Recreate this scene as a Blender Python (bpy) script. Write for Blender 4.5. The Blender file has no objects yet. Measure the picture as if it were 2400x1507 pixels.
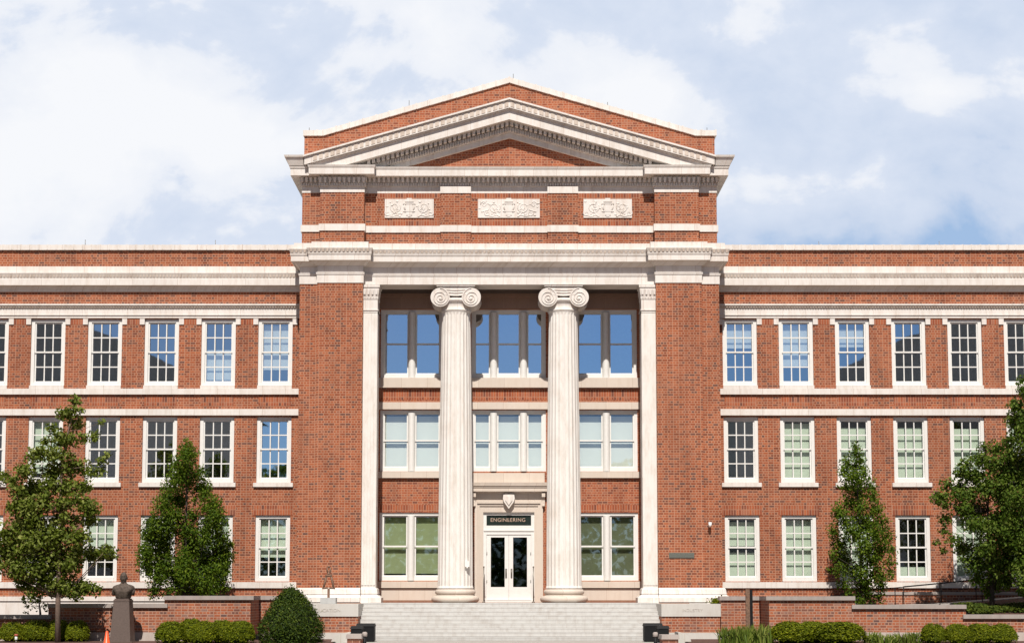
import bpy, math, random
import numpy as np
from mathutils import Vector
random.seed(7)
SC = bpy.context.scene
COL = SC.collection

# ------------------------------------------------------------------ camera
F, CX, HOR, THETA, DIST = 3600.0, 1194.0, 1393.0, math.radians(5.15), 60.0   # focal length (px of a 2400 px wide frame), horizon, pitch, distance
Y0 = HOR - F * math.tan(THETA)
CT, ST = math.cos(THETA), math.sin(THETA)
def ray(px, py):
    a, b = (px - CX) / F, (Y0 - py) / F
    return Vector((a, CT - b * ST, ST + b * CT))
_r = ray(CX, 1412.0)
ZC = -(_r.z / _r.y) * (DIST - 0.5)          # eye height above the portico floor (z = 0)
def at(px, py, Y):
    d = ray(px, py); t = (Y + DIST) / d.y
    return d.x * t, ZC + d.z * t
def Z(py, Y, px=CX): return at(px, py, Y)[1]
def X(px, Y, py=1000.0): return at(px, py, Y)[0]
def H(off, Y, py): return at(CX + off, py, Y)[0]        # half width in metres of an offset in px

cam = bpy.data.objects.new('camera', bpy.data.cameras.new('camera')); COL.objects.link(cam)
cam.location = (0, -DIST, ZC); cam.rotation_euler = (math.pi / 2 + THETA, 0, 0)
cam.data.sensor_fit = 'HORIZONTAL'; cam.data.sensor_width = 36.0; cam.data.lens = 36.0 * F / 2400.0
cam.data.shift_x = (1200 - CX) / 2400.0; cam.data.shift_y = (Y0 - 753.5) / 2400.0
cam.data.clip_end = 3000.0
SC.camera = cam

# ------------------------------------------------------------------ node helpers
class NT:
    def __init__(s, tree): s.t = tree; s.n = tree.nodes; s.l = tree.links
    def new(s, typ, **kw):
        n = s.n.new(typ)
        for k, v in kw.items(): setattr(n, k, v)
        return n
    def put(s, sock, v):
        if v is None: return
        if hasattr(v, 'is_output') or isinstance(v, bpy.types.NodeSocket): s.l.new(v, sock)
        else: sock.default_value = v
    def m(s, op, a, b=None, c=None, clamp=False):
        n = s.new('ShaderNodeMath', operation=op); n.use_clamp = clamp
        s.put(n.inputs[0], a); s.put(n.inputs[1], b); s.put(n.inputs[2], c)
        return n.outputs[0]
    def mix(s, f, a, b, blend='MIX'):
        n = s.new('ShaderNodeMix', data_type='RGBA', blend_type=blend)
        s.put(n.inputs[0], f); s.put(n.inputs[6], a); s.put(n.inputs[7], b)
        return n.outputs[2]
    def ramp(s, f, pts, interp='LINEAR'):
        n = s.new('ShaderNodeValToRGB'); cr = n.color_ramp; cr.interpolation = interp
        while len(cr.elements) < len(pts): cr.elements.new(0.5)
        for e, (p, c) in zip(cr.elements, pts): e.position = p; e.color = (*c, 1) if len(c) == 3 else c
        s.put(n.inputs[0], f); return n.outputs[0]
    def noise(s, vec, scale, detail=3, rough=.55, dist=0.0):
        n = s.new('ShaderNodeTexNoise'); s.put(n.inputs['Vector'], vec)
        n.inputs['Scale'].default_value = scale; n.inputs['Detail'].default_value = detail
        n.inputs['Roughness'].default_value = rough; n.inputs['Distortion'].default_value = dist
        return n.outputs[0]
    def xyz(s, x, y, z=0.0):
        n = s.new('ShaderNodeCombineXYZ'); s.put(n.inputs[0], x); s.put(n.inputs[1], y); s.put(n.inputs[2], z); return n.outputs[0]
def v4(c): return (c[0], c[1], c[2], 1.0)

# ------------------------------------------------------------------ world, sun, exposure
SUN_EL, SUN_AZ = math.radians(52.0), math.radians(1.5)      # high sun almost straight behind the photographer
world = bpy.data.worlds.new('World'); SC.world = world; world.use_nodes = True
w = NT(world.node_tree)
for n in list(w.n): w.n.remove(n)
sky = w.new('ShaderNodeTexSky', sky_type='NISHITA'); sky.sun_disc = False
sky.sun_elevation = SUN_EL; sky.sun_rotation = math.pi + SUN_AZ
sky.air_density = 1.0; sky.dust_density = 0.6; sky.ozone_density = 2.0
tc = w.new('ShaderNodeTexCoord'); sp = w.new('ShaderNodeSeparateXYZ'); w.l.new(tc.outputs['Generated'], sp.inputs[0])
dx, dy, dz = sp.outputs
ya = w.m('MAXIMUM', w.m('ABSOLUTE', dy), .08)
u, v = w.m('DIVIDE', dx, ya), w.m('DIVIDE', dz, ya)
def gauss(px, py, rx, ry, wt):
    d = ray(px, py); a = d.x / d.y; b = d.z / d.y
    e = w.m('ADD', w.m('POWER', w.m('DIVIDE', w.m('SUBTRACT', u, a), rx / F), 2.0), w.m('POWER', w.m('DIVIDE', w.m('SUBTRACT', v, b), ry / F), 2.0))
    return w.m('MULTIPLY', w.m('POWER', 2.718, w.m('MULTIPLY', e, -1.0)), wt)
BGS, EXPO = 0.05, 0.24
KS = 1.0 / (BGS * 2 ** EXPO)
def kc(r, g, b): return (r * KS, g * KS, b * KS, 1.0)
cover = None
for g in ((330, 270, 300, 130, .22), (130, 160, 220, 110, .16), (540, 330, 110, 70, .16), (30, 420, 180, 140, .20), (1380, 180, 170, 90, .26), (1040, 40, 120, 90, .14), (2180, 215, 80, 50, .22), (1500, 250, 90, 60, .14),
          (420, 70, 360, 70, -.10), (650, 200, 170, 90, -.10), (420, 520, 260, 60, -.10), (2000, 590, 620, 75, -.26), (2350, 480, 300, 110, -.08), (1760, 250, 140, 80, -.10), (2330, 300, 150, 90, -.10)):
    q = gauss(*g); cover = q if cover is None else w.m('ADD', cover, q)
n1 = w.noise(w.xyz(u, w.m('MULTIPLY', v, 1.5), 3.1), 8.0, 10, .58, .45)
n2 = w.noise(w.xyz(u, w.m('MULTIPLY', v, 1.8), 9.4), 3.4, 4, .5, .3)
n3 = w.noise(w.xyz(u, w.m('MULTIPLY', v, 1.3), 5.7), 22.0, 7, .55, .1)
raw = w.m('ADD', w.m('ADD', w.m('MULTIPLY', n1, .80), w.m('MULTIPLY', n2, .30)), w.m('ADD', cover, w.m('MULTIPLY_ADD', n3, .46, -.19)))
front = w.m('MULTIPLY_ADD', dy, 2.2, .55, clamp=True)                 # the cloud bank stands in the north; the south is clear
dens = w.ramp(raw, [(.24, (0, 0, 0)), (.42, (.32, .32, .32)), (.585, (.50, .50, .50)), (.66, (.80, .80, .80)), (.84, (1, 1, 1))])
low = w.m('MULTIPLY', w.m('SUBTRACT', .31, dz), 9.0, clamp=True)
clear = w.mix(low, w.mix(1.0, sky.outputs[0], v4((.66, .585, .51)), 'MULTIPLY'), w.mix(w.m('MULTIPLY', w.ramp(n2, [(.42, (0, 0, 0)), (.70, (1, 1, 1))]), .30), w.mix(1.0, sky.outputs[0], v4((.86, 1.22, 1.75)), 'MULTIPLY'), v4((9.5, 10.2, 11.5))))
bank = w.ramp(dens, [(0, kc(.36, .52, .77)), (.30, kc(.60, .69, .85)), (.50, kc(.70, .77, .90)), (.72, kc(.82, .86, .94)), (1.0, kc(.93, .945, .98))])
cc = w.mix(front, clear, bank)
bg = w.new('ShaderNodeBackground'); w.l.new(cc, bg.inputs[0]); bg.inputs[1].default_value = BGS
wo = w.new('ShaderNodeOutputWorld'); w.l.new(bg.outputs[0], wo.inputs[0])

sun = bpy.data.objects.new('sun', bpy.data.lights.new('sun', 'SUN')); COL.objects.link(sun)
sun.data.energy = 4.8; sun.data.angle = math.radians(.53); sun.data.color = (1.0, .95, .885)
sdir = Vector((math.sin(SUN_AZ) * math.cos(SUN_EL), math.cos(SUN_AZ) * math.cos(SUN_EL), -math.sin(SUN_EL)))
sun.rotation_euler = sdir.to_track_quat('-Z', 'Y').to_euler()
sun.location = (0, -80, 90)
SC.view_settings.view_transform = 'Standard'; SC.view_settings.look = 'None'
SC.view_settings.exposure = EXPO; SC.view_settings.gamma = 1.0
SC.cycles.max_bounces = 6; SC.cycles.diffuse_bounces = 2; SC.cycles.transparent_max_bounces = 12

# ------------------------------------------------------------------ materials
def mat(name):
    m = bpy.data.materials.new(name); m.use_nodes = True
    t = NT(m.node_tree); b = t.n['Principled BSDF']
    return m, t, b
def plain(name, col, rough=.6, metal=0.0, spec=.5, var=.12, scale=6.0):
    m, t, b = mat(name)
    tcn = t.new('ShaderNodeTexCoord')
    n = t.noise(tcn.outputs['Object'], scale, 5, .6)
    lo = tuple(c * (1 - var) for c in col); hi = tuple(min(1, c * (1 + var)) for c in col)
    t.l.new(t.ramp(n, [(.3, lo), (.7, hi)]), b.inputs['Base Color'])
    b.inputs['Roughness'].default_value = rough; b.inputs['Metallic'].default_value = metal
    b.inputs['Specular IOR Level'].default_value = spec
    return m
def brick(name, stops, mortar, bw=.215, rh=.0975, soldier=False, dark=1.0, stain=.16, mort=.013):
    m, t, b = mat(name)
    tcn = t.new('ShaderNodeTexCoord'); s = t.new('ShaderNodeSeparateXYZ'); t.l.new(tcn.outputs['Object'], s.inputs[0])
    xx = t.m('ADD', s.outputs[0], t.m('MULTIPLY', s.outputs[1], 1.0)); zz = s.outputs[2]
    vec = t.xyz(zz, xx) if soldier else t.xyz(xx, zz)
    br = t.new('ShaderNodeTexBrick'); t.l.new(vec, br.inputs['Vector'])
    br.offset = .5 if not soldier else 0.0; br.squash = .55 if not soldier else 1.0; br.squash_frequency = 2
    br.inputs['Color1'].default_value = (0, 0, 0, 1); br.inputs['Color2'].default_value = (1, 1, 1, 1); br.inputs['Mortar'].default_value = (.5, .5, .5, 1)
    br.inputs['Scale'].default_value = 1.0; br.inputs['Mortar Size'].default_value = mort; br.inputs['Mortar Smooth'].default_value = .1
    br.inputs['Brick Width'].default_value = bw; br.inputs['Row Height'].default_value = rh; br.inputs['Bias'].default_value = 0.0
    bc = t.ramp(br.outputs['Color'], stops)
    big = t.noise(vec, .55, 4, .6); fine = t.noise(vec, 22.0, 3, .6)
    bc = t.mix(t.m('MULTIPLY', t.ramp(big, [(.35, (0, 0, 0)), (.7, (1, 1, 1))]), stain * 2), bc, v4((.31, .125, .072)))
    bc = t.mix(1.0, bc, t.ramp(fine, [(.25, (.82, .82, .82)), (.75, (1.15, 1.15, 1.15))]), 'MULTIPLY')
    c = t.mix(br.outputs['Fac'], bc, v4(mortar))
    wv = t.noise(t.xyz(t.m('MULTIPLY', xx, 1.0), t.m('MULTIPLY', zz, .22)), 1.1, 6, .65)
    c = t.mix(1.0, c, t.ramp(wv, [(.26, (.70, .69, .70)), (.50, (1, 1, 1)), (.76, (1.20, 1.18, 1.16))]), 'MULTIPLY')
    if dark != 1.0: c = t.mix(1.0, c, v4((dark,) * 3), 'MULTIPLY')
    t.l.new(c, b.inputs['Base Color'])
    b.inputs['Roughness'].default_value = .85; b.inputs['Specular IOR Level'].default_value = .25
    bp = t.new('ShaderNodeBump'); bp.inputs['Strength'].default_value = .5; bp.inputs['Distance'].default_value = .006
    t.l.new(t.m('SUBTRACT', fine, t.m('MULTIPLY', br.outputs['Fac'], 1.6)), bp.inputs['Height']); t.l.new(bp.outputs[0], b.inputs['Normal'])
    return m
ST_RED = [(0.0, (.105, .052, .044)), (.08, (.135, .058, .042)), (.18, (.175, .046, .022)), (.38, (.255, .062, .024)), (.62, (.315, .082, .032)), (.84, (.365, .105, .042)), (1.0, (.27, .105, .064))]
ST_ORG = [(p, (r * 1.06, g * .95, b * .88)) for p, (r, g, b) in [(0.0, (.12, .052, .042)), (.15, (.22, .062, .033)), (.45, (.31, .088, .040)), (.75, (.37, .115, .050)), (1.0, (.30, .13, .085))]]
ST_LOW = [(0.0, (.12, .070, .064)), (.15, (.22, .080, .050)), (.45, (.33, .086, .036)), (.75, (.40, .120, .052)), (.9, (.31, .145, .10)), (1.0, (.24, .15, .125))]
M = {}
M['brick'] = brick('red_brick', ST_RED, (.42, .215, .135))
M['brick_soldier'] = brick('red_brick_soldier', ST_ORG, (.40, .20, .125), bw=.31, rh=.105, soldier=True)
M['brick_bright'] = brick('orange_brick', ST_ORG, (.42, .21, .13))
M['brick_low'] = brick('garden_wall_brick', ST_LOW, (.43, .25, .175), bw=.235)
def stone(name, base, tint, bw=1.05, rh=50.0, joint=.006, stain=.35, rough=.6, jmix=.8):
    m, t, b = mat(name)
    tcn = t.new('ShaderNodeTexCoord'); s = t.new('ShaderNodeSeparateXYZ'); t.l.new(tcn.outputs['Object'], s.inputs[0])
    xx = t.m('ADD', s.outputs[0], s.outputs[1]); vec = t.xyz(xx, t.m('ADD', s.outputs[2], 225.3))
    br = t.new('ShaderNodeTexBrick'); t.l.new(vec, br.inputs['Vector']); br.offset = .0 if rh > 5 else .5
    br.inputs['Color1'].default_value = (0, 0, 0, 1); br.inputs['Color2'].default_value = (1, 1, 1, 1); br.inputs['Mortar'].default_value = (.5, .5, .5, 1)
    br.inputs['Scale'].default_value = 1.0; br.inputs['Mortar Size'].default_value = joint; br.inputs['Mortar Smooth'].default_value = .2
    br.inputs['Brick Width'].default_value = bw; br.inputs['Row Height'].default_value = rh
    c = t.ramp(br.outputs['Color'], [(0, tuple(k * .955 for k in base)), (.5, base), (1, tuple(min(.95, k * 1.035) for k in base))])
    st = t.noise(t.xyz(t.m('MULTIPLY', xx, 1.0), t.m('MULTIPLY', s.outputs[2], .22)), 4.2, 7, .7)
    c = t.mix(t.m('MULTIPLY', t.ramp(st, [(.45, (0, 0, 0)), (.72, (1, 1, 1))]), stain), c, v4(tint))
    sp2 = t.noise(vec, 9.0, 5, .7)
    c = t.mix(t.m('MULTIPLY', t.ramp(sp2, [(.60, (0, 0, 0)), (.78, (1, 1, 1))]), stain * .6), c, v4(tuple(k * .8 for k in tint)))
    c = t.mix(t.m('MULTIPLY', br.outputs['Fac'], jmix), c, v4((.38, .27, .20)))
    t.l.new(c, b.inputs['Base Color']); b.inputs['Roughness'].default_value = rough; b.inputs['Specular IOR Level'].default_value = .3
    return m
M['stone'] = stone('cream_terracotta', (.72, .67, .62), (.50, .40, .32), bw=.92, stain=.55)
M['stone_warm'] = stone('buff_limestone', (.62, .535, .455), (.54, .43, .34), stain=.45)
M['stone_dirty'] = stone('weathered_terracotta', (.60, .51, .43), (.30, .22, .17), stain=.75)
M['brown_stone'] = stone('brown_portico_stone', (.30, .20, .155), (.22, .14, .11), stain=.4)  # the portico frieze's own darker brown stone
M['column'] = stone('column_terracotta', (.74, .70, .65), (.50, .40, .31), bw=60, stain=.5)
M['cap_stone'] = stone('grey_coping_stone', (.36, .31, .28), (.24, .20, .18), bw=.75, stain=.6, rough=.8)
M['plinth_stone'] = stone('plinth_stone', (.50, .43, .38), (.36, .28, .24), bw=1.3, stain=.6, rough=.85)
M['step_stone'] = stone('granite_step', (.52, .505, .48), (.32, .27, .23), bw=4.6, joint=.006, stain=.5, jmix=.3, rough=.8)
M['cheek_stone'] = stone('cheek_limestone', (.56, .53, .485), (.44, .39, .34), bw=30, stain=.5, rough=.85)
M['white'] = plain('white_painted_wood', (.75, .73, .69), .45, var=.04)
M['blind_mint'] = plain('mint_blind', (.62, .72, .57), .9, var=.03, scale=1)
M['blind_pale'] = plain('pale_blind', (.70, .74, .67), .9, var=.03, scale=1)
M['blind_olive'] = plain('olive_blind', (.30, .36, .19), .9, var=.06, scale=2)
M['blind_dark'] = plain('dark_olive_blind', (.13, .15, .085), .9, var=.08, scale=2)
M['interior'] = plain('dim_interior', (.24, .23, .22), .9)
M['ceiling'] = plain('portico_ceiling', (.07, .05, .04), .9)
M['black'] = plain('black_painted_metal', (.009, .009, .010), .6, spec=.2, var=.2)
M['bronze'] = plain('brown_bronze', (.095, .072, .058), .75, .15, spec=.2, var=.5, scale=13)
M['granite'] = plain('brown_granite', (.115, .080, .066), .55, var=.25, scale=30)
M['rust'] = plain('rusty_steel', (.20, .115, .075), .7, .3, var=.4, scale=14)
M['slate'] = plain('grey_slab', (.40, .40, .39), .8, var=.1)
M['orange'] = plain('orange_plastic', (.85, .09, .012), .4, var=.04)
M['gold'] = plain('gilt_letters', (.50, .36, .27), .5, .2)
M['engrave'] = plain('weathered_letter', (.45, .40, .355), .9)
M['plaque'] = plain('verdigris_plaque', (.13, .135, .115), .6, .3, var=.3, scale=30)
M['steel'] = plain('brushed_steel', (.22, .20, .17), .4, .7)
M['mulch'] = plain('bark_mulch', (.085, .040, .028), .95, var=.5, scale=25)
M['concrete'] = plain('pale_concrete', (.36, .33, .30), .85, var=.15, scale=4)
M['paving'] = plain('brick_paving', (.27, .135, .085), .85, var=.2, scale=12)
M['roofing'] = plain('grey_roofing', (.25, .255, .26), .9)
M['farwall'] = plain('shaded_masonry', (.32, .31, .30), .9)
M['dark_glass'] = plain('dark_transom_glass', (.02, .028, .024), .08, spec=.6)
def glass_mat(name, refl, tint):
    m = bpy.data.materials.new(name); m.use_nodes = True; t = NT(m.node_tree)
    for n in list(t.n): t.n.remove(n)
    tr = t.new('ShaderNodeBsdfTransparent'); tr.inputs[0].default_value = v4(tint)
    gl = t.new('ShaderNodeBsdfGlossy'); gl.inputs['Roughness'].default_value = .015; gl.inputs['Color'].default_value = (.90, .95, 1, 1)
    tcn = t.new('ShaderNodeTexCoord'); bp = t.new('ShaderNodeBump'); bp.inputs['Strength'].default_value = .045; bp.inputs['Distance'].default_value = .012
    t.l.new(t.noise(tcn.outputs['Object'], 1.3, 2, .5), bp.inputs['Height']); t.l.new(bp.outputs[0], gl.inputs['Normal'])
    mx = t.new('ShaderNodeMixShader'); mx.inputs[0].default_value = refl
    t.l.new(tr.outputs[0], mx.inputs[1]); t.l.new(gl.outputs[0], mx.inputs[2])
    o = t.new('ShaderNodeOutputMaterial'); t.l.new(mx.outputs[0], o.inputs[0])
    return m
M['glass'] = glass_mat('window_glass', .22, (.97, .985, .975))
M['glass_mid'] = glass_mat('wing_top_glass', .42, (.93, .96, .96))
M['glass_mirror'] = glass_mat('reflective_glass', .54, (.85, .9, .9))
M['door_glass'] = glass_mat('door_glass', .07, (.35, .38, .36))
def leaf(name, c0, c1, c2, trans=.25):
    m, t, b = mat(name)
    g = t.new('ShaderNodeNewGeometry')
    c = t.ramp(g.outputs['Random Per Island'], [(0, c0), (.55, c1), (1, c2)])
    tcn = t.new('ShaderNodeTexCoord'); n = t.noise(tcn.outputs['Object'], 1.6, 3)
    c = t.mix(1.0, c, t.ramp(n, [(.3, (.75, .8, .7)), (.7, (1.2, 1.15, 1.1))]), 'MULTIPLY')
    t.l.new(c, b.inputs['Base Color']); b.inputs['Roughness'].default_value = .6; b.inputs['Specular IOR Level'].default_value = .14
    tr = t.new('ShaderNodeBsdfTranslucent'); t.l.new(c, tr.inputs[0])
    mx = t.new('ShaderNodeMixShader'); mx.inputs[0].default_value = trans
    t.l.new(b.outputs[0], mx.inputs[1]); t.l.new(tr.outputs[0], mx.inputs[2])
    t.l.new(mx.outputs[0], t.n['Material Output'].inputs[0])
    return m
M['oak_leaf'] = leaf('oak_leaf', (.058, .086, .007), (.125, .165, .016), (.27, .30, .085), .34)
M['hornbeam_leaf'] = leaf('hornbeam_leaf', (.036, .072, .004), (.074, .128, .007), (.15, .205, .016), .34)
M['ash_leaf'] = leaf('ash_leaf', (.034, .070, .006), (.076, .130, .010), (.18, .23, .045), .34)
M['box_leaf'] = leaf('boxwood_leaf', (.070, .092, .004), (.138, .170, .005), (.24, .255, .010), .22)
M['yew_leaf'] = leaf('yew_leaf', (.018, .036, .005), (.036, .064, .006), (.085, .115, .010), .15)
M['iris_leaf'] = leaf('iris_leaf', (.075, .12, .018), (.16, .21, .03), (.32, .34, .09), .3)
M['cover_leaf'] = leaf('ground_cover_leaf', (.03, .055, .008), (.06, .085, .010), (.10, .125, .015), .2)
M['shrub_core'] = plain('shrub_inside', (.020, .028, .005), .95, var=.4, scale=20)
M['grass'] = plain('lawn_grass', (.055, .068, .020), .9, var=.3, scale=12)
M['bark'] = plain('grey_bark', (.17, .115, .088), .9, var=.35, scale=14)
M['dark_bark'] = plain('dark_bark', (.05, .036, .028), .9, var=.35, scale=14)

# ------------------------------------------------------------------ mesh helpers
class MB:
    def __init__(s): s.v = []; s.f = []; s.mi = []; s.sm = []
    def face(s, idx, mi=0, sm=False): s.f.append(tuple(idx)); s.mi.append(mi); s.sm.append(sm)
    def hexa(s, bot, top, mi=0):
        o = len(s.v); s.v += list(bot) + list(top)
        for q in ((3, 2, 1, 0), (4, 5, 6, 7), (0, 1, 5, 4), (1, 2, 6, 5), (2, 3, 7, 6), (3, 0, 4, 7)): s.face([o + i for i in q], mi)
    def box(s, x0, x1, y0, y1, z0, z1, mi=0):
        if x0 > x1: x0, x1 = x1, x0
        if z0 > z1: z0, z1 = z1, z0
        s.hexa([(x0, y0, z0), (x1, y0, z0), (x1, y1, z0), (x0, y1, z0)], [(x0, y0, z1), (x1, y0, z1), (x1, y1, z1), (x0, y1, z1)], mi)
    def poly_y(s, pts, y0, y1, mi=0):                     # polygon in XZ extruded along Y
        o = len(s.v); n = len(pts)
        s.v += [(x, y0, z) for x, z in pts] + [(x, y1, z) for x, z in pts]
        s.face([o + i for i in range(n)], mi); s.face([o + n + i for i in reversed(range(n))], mi)
        for i in range(n): j = (i + 1) % n; s.face((o + i, o + n + i, o + n + j, o + j), mi)
    def lathe(s, cx, cy, prof, seg=48, mod=None, mi=0, smooth=True, axis='z'):
        o = len(s.v); n = len(prof)
        for r, z in prof:
            for k in range(seg):
                a = 2 * math.pi * k / seg; rr = r * (mod(a, z) if mod else 1)
                p, q = rr * math.cos(a), rr * math.sin(a)
                s.v.append((cx + p, cy + q, z) if axis == 'z' else (cx + p, z, cy + q))
        for i in range(n - 1):
            for k in range(seg):
                k2 = (k + 1) % seg; s.face((o + i * seg + k, o + i * seg + k2, o + (i + 1) * seg + k2, o + (i + 1) * seg + k), mi, smooth)
        s.face([o + k for k in reversed(range(seg))], mi); s.face([o + (n - 1) * seg + k for k in range(seg)], mi)
    def tube(s, pts, rads, seg=8, mi=0, smooth=True):
        pts = [Vector(p) for p in pts]; o = len(s.v); n = len(pts)
        for i, p in enumerate(pts):
            d = (pts[min(i + 1, n - 1)] - pts[max(i - 1, 0)]).normalized()
            a = d.cross(Vector((0, 1, .013))); 
            if a.length < 1e-3: a = d.cross(Vector((1, 0, 0)))
            a.normalize(); b = d.cross(a); r = rads[i] if hasattr(rads, '__len__') else rads
            for k in range(seg):
                t = 2 * math.pi * k / seg; s.v.append(tuple(p + a * (r * math.cos(t)) + b * (r * math.sin(t))))
        for i in range(n - 1):
            for k in range(seg):
                k2 = (k + 1) % seg; s.face((o + i * seg + k, o + i * seg + k2, o + (i + 1) * seg + k2, o + (i + 1) * seg + k), mi, smooth)
        s.face([o + k for k in reversed(range(seg))], mi); s.face([o + (n - 1) * seg + k for k in range(seg)], mi)
    def ball(s, c, r, seg=10, rings=6, mi=0):
        rx, ry, rz = r if hasattr(r, '__len__') else (r, r, r); o = len(s.v)
        for i in range(1, rings):
            t = math.pi * i / rings
            for k in range(seg):
                a = 2 * math.pi * k / seg; s.v.append((c[0] + rx * math.sin(t) * math.cos(a), c[1] + ry * math.sin(t) * math.sin(a), c[2] - rz * math.cos(t)))
        for i in range(rings - 2):
            for k in range(seg):
                k2 = (k + 1) % seg; s.face((o + i * seg + k, o + i * seg + k2, o + (i + 1) * seg + k2, o + (i + 1) * seg + k), mi, True)
        s.face([o + k for k in reversed(range(seg))], mi, True); s.face([o + (rings - 2) * seg + k for k in range(seg)], mi, True)
    def mesh(s, name, mats):
        me = bpy.data.meshes.new(name); me.from_pydata([tuple(p) for p in s.v], [], s.f)
        for m in (mats if isinstance(mats, (list, tuple)) else [mats]): me.materials.append(m)
        me.polygons.foreach_set('material_index', s.mi); me.polygons.foreach_set('use_smooth', s.sm); me.update()
        return me
    def build(s, name, mats, parent=None, loc=None):
        return link(name, s.mesh(name, mats), parent, loc)
def link(name, me, parent=None, loc=None):
    o = bpy.data.objects.new(name, me); COL.objects.link(o)
    if parent is not None: o.parent = parent
    if loc is not None: o.location = loc
    return o
def tag(o, label=None, cat=None, group=None, kind=None):
    if label: o['label'] = label
    if cat: o['category'] = cat
    if group: o['group'] = group
    if kind: o['kind'] = kind
    return o
def thing(name, label, cat, loc=(0, 0, 0), group=None):
    o = bpy.data.objects.new(name, None); COL.objects.link(o); o.location = loc; o.empty_display_size = .3
    return tag(o, label, cat, group)
def copy_tree(o, parent=None):
    c = o.copy(); COL.objects.link(c)
    if parent is not None: c.parent = parent
    for ch in list(o.children): copy_tree(ch, c)
    return c
def text_mesh(txt, width, depth=.01, bold=0.0):
    cu = bpy.data.curves.new('lettering', 'FONT'); cu.body = txt; cu.align_x = 'CENTER'; cu.align_y = 'CENTER'; cu.extrude = depth; cu.offset = bold; cu.space_character = 1.08
    o = bpy.data.objects.new('lettering', cu); COL.objects.link(o)
    bpy.context.view_layer.update()
    me = bpy.data.meshes.new_from_object(o.evaluated_get(bpy.context.evaluated_depsgraph_get()))
    bpy.data.objects.remove(o); bpy.data.curves.remove(cu)
    xs = [p.co.x for p in me.vertices]; k = width / (max(xs) - min(xs)); c = (max(xs) + min(xs)) / 2
    for p in me.vertices: p.co = Vector(((p.co.x - c) * k, -p.co.z, p.co.y * k))
    return me

# ------------------------------------------------------------------ setting: ground
GZ = Z(1500, -2.6)                     # ground in front of the garden walls (portico floor is z = 0)
g = MB(); nx, ny = 60, 40
gx = np.concatenate([[-1500, -400, -120], np.linspace(-40, 40, 41), [120, 400, 1500]]); gy = np.concatenate([[-1500, -400, -150, -100, -70], np.linspace(-60, 20, 33), [60, 200, 1500]])
for yy in gy:
    for xx in gx:
        z = GZ - .03
        if yy < -8: z -= min(.25, (-8 - yy) * .012)
        g.v.append((float(xx), float(yy), z))
W_ = len(gx)
for j in range(len(gy) - 1):
    for i in range(W_ - 1): g.face((j * W_ + i, j * W_ + i + 1, (j + 1) * W_ + i + 1, (j + 1) * W_ + i), 0, True)
tag(g.build('ground', M['grass']), kind='structure')
g = MB(); g.box(X(820, -4), X(1572, -4), -30, -3.2, GZ - .12, GZ + .004); tag(g.build('walkway', M['concrete']), kind='structure')
g = MB(); g.box(-75, 75, -58, -13, GZ - .5, GZ - .06); tag(g.build('bounce_plaza', M['paving']), kind='structure')  # unseen reddish paving, added to bounce warm light up to the soffits
for (a, b_) in ((-30, X(800, -4)), (X(1592, -4), 30)):
    g = MB(); n = 40
    for k in range(n + 1):
        xx = a + (b_ - a) * k / n
        g.v += [(xx, -6.6 + random.uniform(-.12, .12), GZ - .04), (xx, -6.2, GZ + .03), (xx, -2.2, GZ + .05)]
    for k in range(n): g.face((3 * k, 3 * k + 3, 3 * k + 4, 3 * k + 1), 0, True); g.face((3 * k + 1, 3 * k + 4, 3 * k + 5, 3 * k + 2), 0, True)
    tag(g.build('mulch_bed', M['mulch']), kind='structure')

# ------------------------------------------------------------------ the building
B = thing('college_building', 'long red brick college building with pedimented cream stone portico', 'building')
def levels(lv, Y):                     # [(py_top, py_bottom, proj_top, proj_bottom)] measured on planes Y - proj -> metres
    return [(Z(a, Y - p), Z(b, Y - q), p, q) for a, b, p, q in lv]
def stack(mb, xa, xb, Y, yb, lv, el=1, er=1, dz=0.0, mi=0):
    lv = [list(t) for t in lv]
    for a_, b_ in zip(lv[:-1], lv[1:]):               # make them contiguous at the edge that shows from below
        z = a_[1] if b_[2] <= a_[3] else b_[0]
        a_[1] = b_[0] = z
    for (zt, zb, pt, pb) in lv:
        mb.hexa([(xa - pb * el, Y - pb, zb + dz), (xb + pb * er, Y - pb, zb + dz), (xb + pb * er, yb, zb + dz), (xa - pb * el, yb, zb + dz)],
                [(xa - pt * el, Y - pt, zt + dz), (xb + pt * er, Y - pt, zt + dz), (xb + pt * er, yb, zt + dz), (xa - pt * el, yb, zt + dz)], mi)
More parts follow.
